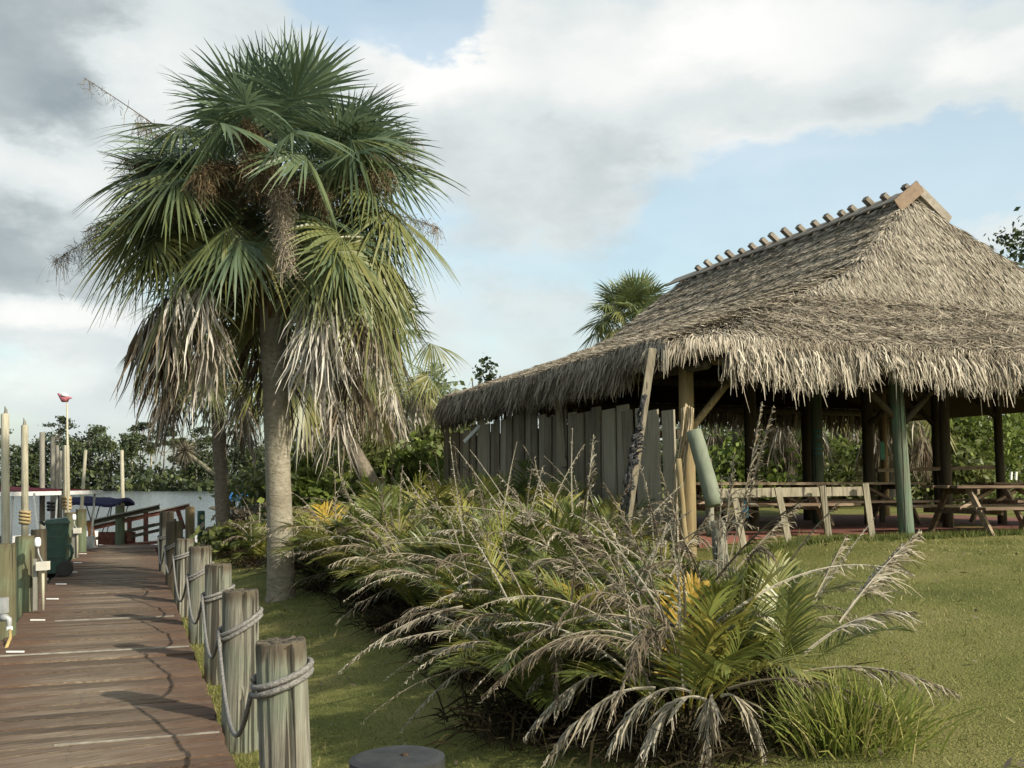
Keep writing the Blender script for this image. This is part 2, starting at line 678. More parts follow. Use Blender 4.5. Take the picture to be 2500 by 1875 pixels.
M['beige'] = plain('beige utility box', (.52, .49, .42), .55, noise=.12)
M['grey'] = plain('grey metal', (.3, .31, .31), .5, metal=.2, noise=.2)
M['green_bin'] = plain('dark green plastic', (.018, .05, .038), .45, noise=.35)
M['black'] = plain('black rubber', (.012, .012, .013), .6, noise=.3)
M['navy'] = plain('navy canvas', (.006, .007, .018), .85, noise=.3, spec=.05)
M['maroon'] = plain('maroon canvas', (.06, .012, .018), .85, noise=.25, spec=.05)
M['blue'] = plain('blue canvas', (.03, .12, .30), .8, noise=.25, spec=.05)
M['hull'] = plain('white boat hull', (.68, .68, .67), .35, noise=.08)
M['alu'] = plain('aluminium tube', (.5, .51, .52), .35, metal=.7, noise=.1)
M['screen'] = plain('grey boat screen', (.24, .27, .28), .3, noise=.2, nscale=2)
M['teal'] = plain('teal paint', (.03, .2, .24), .6)
M['yellow_hose'] = plain('yellow hose', (.45, .32, .12), .5)
M['yellow_rope'] = wood('yellow rope fibre', [(.3, (.3, .22, .1)), (.7, (.55, .43, .24))], scale=(30, 30, 30), bump=.6)
M['pink'] = plain('pink painted wood', (.30, .09, .11), .5, noise=.2)
M['litter'] = leafmat('shade dark clump litter', [(0, (.014, .011, .006)), (.5, (.045, .036, .02)), (1, (.085, .08, .03))], trans=.1, rough=.9, spec=.05)
M['undergrowth'] = leafmat('undergrowth leaves', [(0, (.012, .018, .008)), (.5, (.035, .055, .02)), (1, (.09, .11, .035))], trans=.2)

# palm fronds: green to olive; dead: brown to pale straw
M['frond'] = leafmat('palm frond green', [(0, (.075, .115, .075)), (.3, (.105, .15, .085)), (.6, (.135, .155, .052)), (1, (.22, .20, .065))], trans=.32, rough=.42, spec=.5, nscale=3, namp=.15)
M['dead_frond'] = leafmat('palm frond dead', [(0, (.065, .042, .022)), (.4, (.17, .137, .095)), (.75, (.37, .335, .28)), (1, (.54, .505, .45))], trans=.12, rough=.7, spec=.15, nscale=5, namp=.5)
M['stalk'] = leafmat('flower stalk', [(0, (.085, .06, .032)), (.5, (.19, .145, .088)), (1, (.35, .30, .24))], trans=.1, rough=.8, spec=.1)
M['areca'] = leafmat('feather palm green', [(0, (.022, .036, .010)), (.35, (.068, .088, .022)), (.7, (.15, .172, .04)), (1, (.27, .235, .055))], trans=.32, rough=.4, spec=.45, nscale=3, namp=.15)
M['areca_orange'] = leafmat('feather palm orange', [(0, (.13, .09, .015)), (.5, (.30, .185, .02)), (1, (.42, .30, .04))], trans=.3, rough=.5)
M['areca_dead'] = leafmat('feather palm dead', [(0, (.05, .036, .025)), (.4, (.145, .119, .082)), (.75, (.29, .255, .19)), (1, (.43, .395, .32))], trans=.12, rough=.75, spec=.1, nscale=5, namp=.4)
M['grass'] = leafmat('lawn grass', [(0, (.035, .055, .012)), (.4, (.085, .11, .024)), (.7, (.15, .155, .042)), (1, (.30, .26, .12))], trans=.25, rough=.6, spec=.2, nscale=.8, namp=.5)
M['tuft'] = leafmat('tall grass', [(0, (.06, .09, .018)), (.5, (.17, .21, .04)), (.8, (.28, .28, .075)), (1, (.38, .32, .15))], trans=.35, rough=.5, spec=.3)
M['thatch'] = leafmat('thatch', [(0, (.06, .048, .034)), (.35, (.195, .165, .124)), (.65, (.335, .295, .232)), (1, (.52, .47, .38))], trans=.05, rough=.85, spec=.1, nscale=1.1, namp=.42)
M['leaf_a'] = leafmat('tree leaves dark', [(0, (.02, .03, .015)), (.5, (.05, .068, .028)), (1, (.10, .12, .04))], trans=.25, nscale=.15, namp=.4)
M['leaf_b'] = leafmat('tree leaves olive', [(0, (.05, .062, .02)), (.5, (.115, .135, .042)), (1, (.20, .215, .065))], trans=.35, nscale=.3, namp=.4)
M['leaf_c'] = leafmat('tree leaves bright', [(0, (.04, .06, .012)), (.5, (.11, .15, .03)), (1, (.2, .24, .05))], trans=.35, nscale=.6, namp=.3)
M['leaf_br'] = leafmat('brush twigs', [(0, (.05, .038, .024)), (.5, (.14, .11, .072)), (1, (.28, .23, .16))], trans=.1, nscale=1, namp=.4)


def ground_mat():
    m, nt, N, L = new_mat('lawn ground')
    out = N('ShaderNodeOutputMaterial')
    bs = N('ShaderNodeBsdfPrincipled')
    bs.inputs['Roughness'].default_value = .95
    bs.inputs['Specular IOR Level'].default_value = .1
    tc = N('ShaderNodeTexCoord')
    n1 = N('ShaderNodeTexNoise')
    n1.inputs['Scale'].default_value = 60
    n1.inputs['Detail'].default_value = 6
    n2 = N('ShaderNodeTexNoise')
    n2.inputs['Scale'].default_value = .9
    n2.inputs['Detail'].default_value = 5
    L(tc.outputs['Object'], n1.inputs['Vector'])
    L(tc.outputs['Object'], n2.inputs['Vector'])
    a = N('ShaderNodeMath')
    a.operation = 'MULTIPLY_ADD'
    L(n2.outputs['Fac'], a.inputs[0])
    a.inputs[1].default_value = .7
    h = N('ShaderNodeMath')
    h.operation = 'MULTIPLY'
    L(n1.outputs['Fac'], h.inputs[0])
    h.inputs[1].default_value = .5
    L(h.outputs[0], a.inputs[2])
    rp = ramp_node(N, [(.35, (.06, .068, .02)), (.55, (.115, .122, .035)), (.7, (.165, .155, .052)), (.85, (.20, .165, .08))])
    L(a.outputs[0], rp.inputs[0])
    L(rp.outputs[0], bs.inputs['Base Color'])
    bp = N('ShaderNodeBump')
    bp.inputs['Strength'].default_value = .8
    bp.inputs['Distance'].default_value = .03
    L(n1.outputs['Fac'], bp.inputs['Height'])
    L(bp.outputs[0], bs.inputs['Normal'])
    L(bs.outputs[0], out.inputs[0])
    return m


def water_mat():
    m, nt, N, L = new_mat('river water')
    out = N('ShaderNodeOutputMaterial')
    bs = N('ShaderNodeBsdfPrincipled')
    bs.inputs['Base Color'].default_value = (.085, .10, .105, 1)
    bs.inputs['Roughness'].default_value = .12
    bs.inputs['IOR'].default_value = 1.33
    tc = N('ShaderNodeTexCoord')
    mp = N('ShaderNodeMapping')
    mp.inputs['Scale'].default_value = (.5, 1.6, 1)
    L(tc.outputs['Object'], mp.inputs[0])
    n = N('ShaderNodeTexNoise')
    n.inputs['Scale'].default_value = 1.3
    n.inputs['Detail'].default_value = 5
    L(mp.outputs[0], n.inputs['Vector'])
    bp = N('ShaderNodeBump')
    bp.inputs['Strength'].default_value = 1.0
    bp.inputs['Distance'].default_value = .15
    L(n.outputs['Fac'], bp.inputs['Height'])
    L(bp.outputs[0], bs.inputs['Normal'])
    L(bs.outputs[0], out.inputs[0])
    return m


M['thatch_in'] = leafmat('shade dark thatch underside', [(0, (.02, .016, .012)), (1, (.06, .048, .036))], trans=0, rough=.9, spec=.05)  # darkness under the roof painted into the thatch colour
M['ground'] = ground_mat()
M['water'] = water_mat()

# ------------------------------------------------------------------ setting: water, far bank, lawn
mb = MB()
mb.add([(-2500, -400, WATER), (2500, -400, WATER), (2500, 4000, WATER), (-2500, 4000, WATER)], [(0, 1, 2, 3)])
tag(mb.build('river_water', M['water']), kind='structure')

mb = MB()
nx = 60
xs = [-700 + i * 1400 / nx for i in range(nx + 1)]
for x in xs:
    e = 300 + 6 * math.sin(x * .03) + 3 * math.sin(x * .11)
    mb.v += [(x, e - 3, WATER - .6), (x, e + 4, WATER + .7), (x, 2500, 1.5)]
for i in range(nx):
    for k in range(2):
        a = i * 3 + k
        mb.f.append((a, a + 3, a + 4, a + 1))
tag(mb.build('far_bank', plain('bank soil', (.022, .026, .012), .95, noise=.4, nscale=.3)), kind='structure')


def build_lawn():
    rs = np.concatenate([[.40], np.linspace(.45, 6, 60), np.linspace(6.3, 24, 60), np.linspace(26, 160, 30)])
    ds = np.concatenate([np.linspace(-40, 0, 12), np.linspace(.5, 36, 110), np.linspace(38, 400, 60)])
    Rg, Dg = np.meshgrid(rs, ds, indexing='ij')
    X = RR.x * Rg + D.x * Dg
    Y = RR.y * Rg + D.y * Dg
    Z = gz_np(X, Y)
    Z[0, :] = -1.4
    V = np.stack([X, Y, Z], -1).reshape(-1, 3)
    n, k = Rg.shape
    idx = np.arange(n * k).reshape(n, k)
    Fq = np.stack([idx[:-1, :-1], idx[1:, :-1], idx[1:, 1:], idx[:-1, 1:]], -1).reshape(-1, 4)
    a = Acc()
    a.add(V, Fq, 0.0)
    tag(a.build('lawn', M['ground'], smooth=True), kind='structure')


build_lawn()

# ------------------------------------------------------------------ the thatched hut
HR0, HR1, HD0, HD1 = 6.4, 18.9, 11.55, 21.9
FLOOR_Z = 0.87


def roof_z(r, d):
    e = np.minimum(r - HR0, HR1 - r)
    fs = np.interp(e, [-1, 0, 2.1, 3.4, 4.2, 6.25], [3.13, 3.47, 4.18, 4.65, 5.02, 6.62])
    ff = np.interp(d, [10.5, HD0, 12.65, 14.05, 15.2, 20], [2.72, 3.55, 4.38, 6.70, 8.5, 15])
    k = .34
    h = np.clip(.5 + .5 * (ff - fs) / k, 0, 1)
    return ff * (1 - h) + fs * h - k * h * (1 - h)


hut_org = RD(12.65, 16.5, FLOOR_Z)
hut = empty('thatched_hut', hut_org, 'open sided hut with big grey palm thatch roof, grey board wall and round posts', 'hut')


def build_hut():
    rng = np.random.default_rng(5)
    # solid thatch body
    rs = np.concatenate([np.linspace(HR0, HR1, 90)])
    ds = np.linspace(HD0, HD1, 80)
    Rg, Dg = np.meshgrid(rs, ds, indexing='ij')
    Zt = roof_z(Rg, Dg) + rng.normal(0, .02, Rg.shape)
    Zb = roof_z(Rg, Dg) - .22
    X = RR.x * Rg + D.x * Dg
    Y = RR.y * Rg + D.y * Dg
    n, k = Rg.shape
    Vt = np.stack([X, Y, Zt], -1).reshape(-1, 3)
    Vb = np.stack([X, Y, Zb], -1).reshape(-1, 3)
    idx = np.arange(n * k).reshape(n, k)
    q = np.stack([idx[:-1, :-1], idx[1:, :-1], idx[1:, 1:], idx[:-1, 1:]], -1).reshape(-1, 4)
    o = n * k
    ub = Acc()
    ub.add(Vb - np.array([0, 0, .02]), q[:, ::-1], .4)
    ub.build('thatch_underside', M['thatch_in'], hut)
    fs = [q, q[:, ::-1] + o]
    for line in (idx[0, :], idx[-1, ::-1], idx[::-1, 0], idx[:, -1]):
        fs.append(np.stack([line[:-1], line[1:], line[1:] + o, line[:-1] + o], -1))
    a = Acc()
    a.add(np.concatenate([Vt, Vb]), np.concatenate(fs), .22)
    a.build('roof', M['thatch'], hut, smooth=False)

    # thatch blades over the surface
    def blades(n, r, d, L, hw, lift, jit, tint, kind):
        e = .05
        gr = (roof_z(r + e, d) - roof_z(r - e, d)) / (2 * e)
        gd = (roof_z(r, d + e) - roof_z(r, d - e)) / (2 * e)
        ang = rng.normal(0, jit, n)
        dr0, dd0 = -gr, -gd
        ln = np.sqrt(dr0 ** 2 + dd0 ** 2) + 1e-6
        dr0, dd0 = dr0 / ln, dd0 / ln
        dr = dr0 * np.cos(ang) - dd0 * np.sin(ang)
        dd = dr0 * np.sin(ang) + dd0 * np.cos(ang)
        t = np.array([0, .5, 1.0])
        # horizontal run so that 3D length ~ L
        slope = np.abs(gr * dr + gd * dd)
        run = L / np.sqrt(1 + slope ** 2)
        rr = r[:, None] + dr[:, None] * run[:, None] * t
        d2 = d[:, None] + dd[:, None] * run[:, None] * t
        inside_r = np.clip(rr, HR0 - .05, HR1 + .05)
        inside_d = np.clip(d2, HD0 - .05, HD1 + .05)
        over = np.abs(rr - inside_r) + np.abs(d2 - inside_d)
        z = roof_z(inside_r, inside_d) + lift[:, None] * (.25 + t * .9) - over * 1.6
        z += (rng.random((n, 1)) - .5) * .03
        rr = inside_r + (rr - inside_r) * .4
        d2 = inside_d + (d2 - inside_d) * .4
        C = np.stack([RR.x * rr + D.x * d2, RR.y * rr + D.y * d2, z], -1)
        T = nrm(C[:, 2] - C[:, 0])
        nvec = np.stack([-(RR.x * gr + D.x * gd), -(RR.y * gr + D.y * gd), np.ones(n)], -1)
        nvec = nrm(nvec) + rng.normal(0, .35, (n, 3))
        sv = nrm(np.cross(T, nvec))
        w = hw[:, None] * np.array([.7, 1.0, .25])
        H = sv[:, None, :] * w[:, :, None]
        return C, H
    a = Acc()
    n = 175000
    # more of them where the photo looks: left side and front
    m = rng.random(n)
    r = np.where(m < .55, HR0 + 6.3 * rng.random(n), HR0 + 12.5 * rng.random(n))
    d = np.where(m < .55, HD0 + (HD1 - HD0) * rng.random(n), HD0 + 3.2 * rng.random(n) ** .9)
    far = m > .93
    d = np.where(far, HD0 + (HD1 - HD0) * rng.random(n), d)
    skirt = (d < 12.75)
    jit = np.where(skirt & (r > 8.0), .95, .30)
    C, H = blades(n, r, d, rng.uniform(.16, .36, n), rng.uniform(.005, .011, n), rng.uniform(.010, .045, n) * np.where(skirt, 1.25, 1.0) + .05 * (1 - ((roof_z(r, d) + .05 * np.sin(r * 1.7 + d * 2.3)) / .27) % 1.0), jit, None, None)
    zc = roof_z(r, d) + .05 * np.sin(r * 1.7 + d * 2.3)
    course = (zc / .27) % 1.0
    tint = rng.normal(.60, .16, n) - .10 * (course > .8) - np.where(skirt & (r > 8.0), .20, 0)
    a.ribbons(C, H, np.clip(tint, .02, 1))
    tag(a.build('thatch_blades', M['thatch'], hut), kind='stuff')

    # hanging fringe
    def fringe(name, n, p, outw, L, tint, hw, spread, drop0=0.1):
        """p (n,3) start points, outw (3,) outward"""
        t = np.array([0, .35, .7, 1.0])
        o = np.asarray(outw)
        side = np.array([-o[1], o[0], 0])
        lean = rng.normal(0, spread, n)
        outk = rng.uniform(.05, .22, n)
        C = p[:, None, :] + (o[None, None, :] * (outk[:, None] * np.sqrt(t))[:, :, None] + side[None, None, :] * (lean[:, None] * t)[:, :, None]) * 1.0
        C = C + np.array([0, 0, -1.0])[None, None, :] * (L[:, None] * t)[:, :, None]
        C[:, 3, :] += (rng.normal(0, .03, (n, 3)))
        rot = rng.normal(0, .8, n)
        sv = side[None, :] * np.cos(rot)[:, None] + o[None, :] * np.sin(rot)[:, None]
        H = sv[:, None, :] * (hw[:, None] * np.array([.9, 1.0, .8, .25]))[:, :, None]
        a = Acc()
        a.ribbons(C, H, tint)
        tag(a.build(name, M['thatch'], hut), kind='stuff')
    nF = 8500
    rr = HR0 + .1 + (HR1 - HR0) * rng.random(nF)
    # clumps of longer leaf ends
    clump = .5 + .5 * np.sin(rr * 9.1 + 2 * np.sin(rr * 3.3)) * np.sin(rr * 4.7)
    dd = HD0 + rng.uniform(-.06, .22, nF)
    z = roof_z(np.clip(rr, HR0, HR1), dd) - rng.uniform(.02, .2, nF) + .03 * np.sin(rr * 2.1) 
    L = (.22 + .25 * rng.random(nF) + .22 * clump * rng.random(nF)) * 1.0
    long_ = rng.random(nF) < .03
    L = np.where(long_, L * 1.35, L)
    # a gap in the fringe
    gap = np.abs(rr - 9.75) < .16
    L = np.where(gap, L * .45, L)
    p = np.stack([RR.x * rr + D.x * dd, RR.y * rr + D.y * dd, z], -1)
    keep = rr > 7.25
    p, L2 = p[keep], L[keep]
    fringe('eave_fringe', len(L2), p, -np.array(D), L2, np.clip(rng.normal(.68, .2, len(L2)), .1, 1), rng.uniform(.006, .013, len(L2)), .07)
    nF = 6500
    dd = HD0 + .05 + (HD1 - HD0) * rng.random(nF)
    rr = HR0 + rng.uniform(-.05, .3, nF)
    z = roof_z(np.clip(rr, HR0, HR1), np.clip(dd, HD0, HD1)) - rng.uniform(.02, .16, nF)
    L = (.30 + .22 * rng.random(nF) + .03 * np.sin(dd * 6)) * np.where(dd < 12.7, .5, 1.0)
    p = np.stack([RR.x * rr + D.x * dd, RR.y * rr + D.y * dd, z], -1)
    fringe('eave_fringe', nF, p, -np.array(RR), L, np.clip(rng.normal(.4, .18, nF), .05, 1), rng.uniform(.007, .015, nF), .05)  # shade along the left eave put into a darker tint
    # ragged inner hanging ends seen under the back eave
    nF = 2600
    rr = HR0 + (HR1 - HR0) * rng.random(nF)
    dd = np.full(nF, HD1) - rng.uniform(0, .2, nF)
    z = np.minimum(roof_z(rr, dd) - .2, 3.55)
    p = np.stack([RR.x * rr + D.x * dd, RR.y * rr + D.y * dd, z], -1)
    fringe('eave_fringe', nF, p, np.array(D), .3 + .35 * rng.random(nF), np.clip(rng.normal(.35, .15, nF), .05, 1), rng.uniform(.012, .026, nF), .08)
    # back gable closing screen of thatch (inside darkness put into its colour)
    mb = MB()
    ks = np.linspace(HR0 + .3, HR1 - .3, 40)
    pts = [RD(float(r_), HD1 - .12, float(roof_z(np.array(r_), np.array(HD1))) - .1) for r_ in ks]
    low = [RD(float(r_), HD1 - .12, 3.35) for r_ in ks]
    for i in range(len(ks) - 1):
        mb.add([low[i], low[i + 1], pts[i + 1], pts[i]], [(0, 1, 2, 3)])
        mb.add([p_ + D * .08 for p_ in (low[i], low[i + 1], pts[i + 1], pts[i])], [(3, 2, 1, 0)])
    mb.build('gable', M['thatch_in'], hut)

    # floor slab
    mb = MB()
    Mx = Matrix((RR, D, Vector((0, 0, 1)))).transposed()
    mb.box(RD(13.2, 17.0, FLOOR_Z - .25), (10.8, 7.6, .5), Mx)
    mb.build('floor', M['floor'], hut)

    # posts
    rg = random.Random(4)

    def post(p, top, rad, mat, lean=(0, 0), name='post'):
        p = Vector(p)
        mb = MB()
        pts = [p + Vector((lean[0] * t, lean[1] * t, (top - p.z) * t)) for t in (0, .15, .35, .55, .75, .9, 1)]
        mb.tube(pts, [rad * (1.08 - .1 * t + rg.uniform(-.02, .02)) for t in (0, .15, .35, .55, .75, .9, 1)], 14)
        return mb.build(name, mat, hut, smooth=True)
    g = FLOOR_Z - .15
    P = [RD(7.1, 12.3, .3), RD(10.8, 12.32, .55), RD(14.5, 12.3, .8), RD(18.2, 12.3, .8)]
    post(P[0], 3.45, .105, M['hut_tan'])
    post(P[1], 3.75, .105, M['hut_green'], lean=(-.12, 0))
    post(P[2], 3.75, .105, M['hut_green'])
    post(P[3], 3.45, .105, M['hut_green'])
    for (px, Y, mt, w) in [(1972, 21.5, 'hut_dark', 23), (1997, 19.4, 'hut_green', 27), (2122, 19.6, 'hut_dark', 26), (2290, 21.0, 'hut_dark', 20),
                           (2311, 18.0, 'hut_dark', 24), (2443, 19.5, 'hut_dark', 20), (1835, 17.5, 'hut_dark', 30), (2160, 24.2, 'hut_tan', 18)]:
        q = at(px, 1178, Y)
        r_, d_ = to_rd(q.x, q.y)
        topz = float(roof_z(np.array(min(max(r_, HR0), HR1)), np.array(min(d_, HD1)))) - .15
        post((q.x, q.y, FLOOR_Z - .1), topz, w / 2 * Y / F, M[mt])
    # painted teal figure rings on one post
    q = at(1997, 1178, 19.4)
    rad = 27 / 2 * 19.4 / F
    for (py, hh, ww) in [(1052, .10, .6), (1066, .05, .75), (1083, .12, .5), (1096, .03, .85), (1108, .03, .85)]:
        z = at(1997, py, 19.3).z
        mb = MB()
        n = 10
        for i in range(n + 1):
            an = -math.pi / 2 - ww + 2 * ww * i / n
            c = Vector((q.x + (rad + .006) * math.cos(an), q.y + (rad + .006) * math.sin(an), 0))
            mb.v += [(c.x, c.y, z - hh / 2 * .35), (c.x, c.y, z - hh / 2 * .35 + .022)]
        for i in range(n):
            mb.f.append((2 * i, 2 * i + 2, 2 * i + 3, 2 * i + 1))
        mb.build('painted_stripe', M['teal'], hut)
    # bright painted panel on far post
    q = at(2154, 1100, 23.9)
    MB().box((q.x, q.y - .02, q.z), (.1, .03, .42)).build('painted_panel', plain('green painted panel', (.08, .3, .2), .5), hut)
    # head beams (logs) and braces
    def log(p0, p1, rad, mat, name):
        MB().tube([p0, (Vector(p0) + Vector(p1)) / 2, p1], rad, 10).build(name, mat, hut, smooth=True)
    log(RD(6.55, 12.3, 3.36), RD(18.8, 12.3, 3.36), .085, M['hut_tan'], 'beam')
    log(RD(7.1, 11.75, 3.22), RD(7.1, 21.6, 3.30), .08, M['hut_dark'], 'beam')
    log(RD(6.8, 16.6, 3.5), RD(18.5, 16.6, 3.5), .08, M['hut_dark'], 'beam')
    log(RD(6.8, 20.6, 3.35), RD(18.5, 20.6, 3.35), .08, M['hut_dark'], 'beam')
    log(RD(7.12, 12.25, 2.35), RD(7.95, 12.3, 3.25), .05, M['hut_tan'], 'brace')
    log(RD(10.75, 12.35, 2.55), RD(9.9, 12.4, 3.3), .05, M['hut_dark'], 'brace')
    log(RD(10.85, 12.35, 2.55), RD(11.7, 12.4, 3.3), .05, M['hut_dark'], 'brace')
    for (a_, b_, Y) in [((2122, 1035), (2200, 965), 19.5), ((2290, 1050), (2225, 975), 21), ((2443, 1030), (2370, 965), 19.5), ((1972, 1020), (1935, 975), 21.5)]:
        log(at(a_[0], a_[1], Y), at(b_[0], b_[1], Y), .05, M['hut_dark'], 'brace')
    # rafters under the thatch
    for r_ in np.linspace(7.4, 17.9, 8):
        z0 = float(roof_z(np.array(r_), np.array(HD0 + .1))) - .3
        z1 = float(roof_z(np.array(r_), np.array(14.6))) - .3
        log(RD(r_, HD0 + .1, z0), RD(r_, 14.6 if 9 < r_ < 16.2 else 13, z1 if 9 < r_ < 16.2 else float(roof_z(np.array(r_), np.array(13.0))) - .3), .04, M['hut_dark'], 'rafter')
    # ridge: cap boards and crossed pegs
    Rm = 12.65
    zr = float(roof_z(np.array(Rm), np.array(17.5)))
    for s in (-1, 1):
        tilt = Matrix((RR, D, Vector((0, 0, 1)))).transposed() @ Matrix.Rotation(s * R(36), 3, 'Y')
        dd = 13.95
        i = 0
        while dd < 21.7:
            ln = 1.9 if i % 2 == 0 else 2.3
            mb = MB().box(RD(Rm + s * .16, dd + ln / 2, zr + .03 - .02 * (i % 2)), (.34, ln - .02, .03), tilt)
            mb.build('ridge_board', M['ridge'], hut)
            dd += ln
            i += 1
    rg2 = random.Random(8)
    dpos = [14.0, 14.6, 15.0, 15.45, 15.8, 16.2, 16.6, 17.05, 17.5, 17.95, 18.3, 18.75, 19.2, 19.65, 20.1, 20.6, 21.1]
    for i, dd in enumerate(dpos):
        for s in (-1, 1):
            ext = rg2.uniform(.18, .29) if s < 0 else rg2.uniform(.05, .24)
            c0 = RD(Rm - s * .38, dd + s * .03 + rg2.uniform(-.03, .03), zr - .24)
            dirv = (RR * s * .80 + Vector((0, 0, .60))).normalized()
            MB().bar(c0, c0 + dirv * (.50 + ext), .09, .12, up=D).build('ridge_peg', M['ridge'], hut)
    # front end board under the first cross
    MB().bar(RD(Rm - .42, 13.9, zr - .22), RD(Rm + .05, 13.86, zr + .16), .24, .03, up=D).build('ridge_board', M['ridge_end'], hut)
    MB().bar(RD(Rm + .05, 13.9, zr + .12), RD(Rm + .75, 13.95, zr - .36), .05, .16, up=Vector((0, 0, 1))).build('ridge_board', M['ridge'], hut)

    # board wall on the left side
    rg3 = random.Random(21)
    d0 = 11.72
    flip = False
    zmap = lambda d_: 2.78 + (d_ - 14.0) * .016
    while d0 < 22.0:
        w = rg3.choice([.24, .3, .36, .3, .46, .4])
        top = zmap(d0) + rg3.uniform(-.06, .05)
        if 16.4 < d0 < 17.7: top += .11
        if d0 > 20.4: top -= .14
        if d0 < 12.9: top = 2.62 + rg3.uniform(-.12, .1)
        tl = rg3.uniform(-.03, .03)
        nb_ = int(d0 * 10)
        rr_ = 6.62 + (-.032 if flip else 0) + rg3.uniform(-.003, .003)
        flip = not flip
        lean = -.06 if d0 < 12.9 else 0
        p0 = RD(rr_, d0 + w / 2, .25)
        p1 = RD(rr_ + lean, d0 + w / 2 + tl * 2, top)
        MB().bar(p0, p1, w + rg3.choice([.01, .015, -.004]), .025, up=-RR).build('wall_board', M['grey_board'], hut)
        d0 += w
    # dark backing added behind the gaps so bright sky does not show
    d0 = 12.7
    while d0 < 22.0:
        MB().bar(RD(6.69, d0 + .2, .3), RD(6.69, d0 + .2, 2.6), .372, .02, up=-RR).build('gap_backing', M['hut_dark'], hut)
        d0 += .375
    # horizontal wall rails behind the boards
    for z in (1.1, 2.3):
        MB().bar(RD(6.75, 11.9, z), RD(6.75, 21.9, z), .05, .09).build('wall_rail', M['hut_dark'], hut)


build_hut()


def lean_bar(name, p0, p1, w, h, mat, label, cat, round_=False, group=None):
    mb = MB()
    if round_:
        rgl = random.Random(int(w * 1000))
        mb.tube([Vector(p0).lerp(p1, k / 8) + Vector((rgl.uniform(-.004, .004), 0, 0)) for k in range(9)], [w * (1.04 - .01 * k + rgl.uniform(-.02, .02)) for k in range(9)], 20, jit=.012, rng=rgl)
    else:
        mb.bar(p0, p1, w, h, up=Vector((0, -1, 0)))
    o = mb.build(name, mat, origin=p0, smooth=False)
    if round_:
        for q in o.data.polygons: q.use_smooth = len(q.vertices) == 4
    return tag(o, label, cat, group)


def wall_items():
    Y = 12.75
    b = at(1512, 1405, 12.4)
    lean_bar('leaning_post', b, at(1593, 852, Y), .095, .09, M['grey_board'], 'tall squared grey timber leaning against the thatch eave', 'post')
    # short stump of wood by the wall behind
    lean_bar('timber_stub', at(1375, 1140, 16.6), at(1361, 962, 16.7), .11, .08, M['grey_board'], 'short squared timber standing up under the left eave of the hut', 'timber')
    lean_bar('white_stick', at(1133, 1078, 20.2), at(1172, 1038, 20.1), .06, .05, M['white'], 'short white stick slanting on the far end of the board wall', 'stick')
    lean_bar('leaning_log', at(1745, 1235, 12.4), at(1694, 1052, 12.6),    .10, 0, M['log_green'], 'thick pale green log leaning beside the hut corner post', 'log', True)
    lean_bar('leaning_log', at(1735, 1310, 13.2), at(1728, 1120, 13.4), .055, 0, M['post_grey'], 'thinner grey green log standing behind the thick leaning log', 'log', True)
    lean_bar('round_stump', at(1765, 1420, 11.4), at(1752, 1272, 11.5), .085, 0, M['post_grey'], 'grey round stump at the left end of the low railing', 'stump', True)
    lean_bar('palm_stem', at(1680, 1420, 11.9), at(1656, 1120, 12.0), .035, 0, M['hut_tan'], 'thin tan palm stem standing in front of the hut corner', 'stem', True)
    # knotted dark net hanging down along the leaning timber
    rg = random.Random(3)
    mb = MB()
    for s in range(5):
        pts = []
        for i in range(26):
            t = i / 25
            px = 1572 + (1505 - 1572) * t + 9 * math.sin(t * 11 + s * 1.7) * (.3 + t) + rg.uniform(-4, 4)
            py = 965 + (1345 - 965) * t
            pts.append(at(px, py, 12.45 + .05 * math.sin(i * 2 + s)))
        mb.tube(pts, [.012 + .008 * abs(math.sin(i * .9 + s)) for i in range(26)], 6)
    for i in range(15):
        t = rg.random()
        c = at(1574 + (1508 - 1574) * t + rg.uniform(-14, 6), 1010 + 320 * t, 12.42)
        w = rg.uniform(.4, 1.2) * (.04 + .06 * math.sin(math.pi * t))
        pts = [c + Vector((w * math.cos(a), .04 * math.sin(a * 2), w * .35 * math.sin(a) + .3 * w * math.cos(a))) for a in [k * .7 for k in range(9)]]
        mb.tube(pts, .013, 6)
    tag(mb.build('knotted_net', M['rope_dark'], origin=at(1572, 965, 12.45), smooth=True), 'black and grey knotted net rope hanging beside the tall leaning timber', 'net')
    # tan rope hank on the corner post
    mb = MB()
    for s in range(9):
        x0 = 1664 + s * 3.2
        x1 = 1650 - 14 * math.sin(s) + s * 1.0
        yl = 1180 + 60 * math.sin(s * 1.9)
        pts = []
        for i in range(15):
            t = i / 14
            pts.append(at(x0 + (x1 - x0) * t ** 1.5 + 3 * math.sin(t * 6 + s), 985 + abs(s - 4) * 3 + (yl - 985) * t, 12.72 - .03 * math.sin(t * 3 + s)))
        mb.tube(pts, .011, 6)
    tag(mb.build('rope_hank', M['rope_tan'], origin=at(1670, 985, 12.7), smooth=True), 'hank of tan rope hung over the wall beside the corner post', 'rope')


wall_items()

# low railing before the hut front
rail = empty('low_railing', RD(9.3, 12.0, .72), 'low bleached wooden railing with four slanted posts before the hut', 'railing')
MB().bar(at(1740, 1204, 14.6), at(2110, 1199, 15.05), .05, .13).build('rail', M['pale_wood'], rail)
for (a, b, Y) in [((1790, 1193), (1818, 1345), 14.55), ((1898, 1190), (1932, 1352), 14.7), ((2007, 1186), (2028, 1345), 14.85), ((2112, 1180), (2134, 1345), 15.0)]:
    MB().bar(at(b[0], b[1], Y - .12), at(a[0], a[1], Y - .12), .085, .05, up=Vector((0, -1, 0))).build('post', M['pale_wood'], rail)


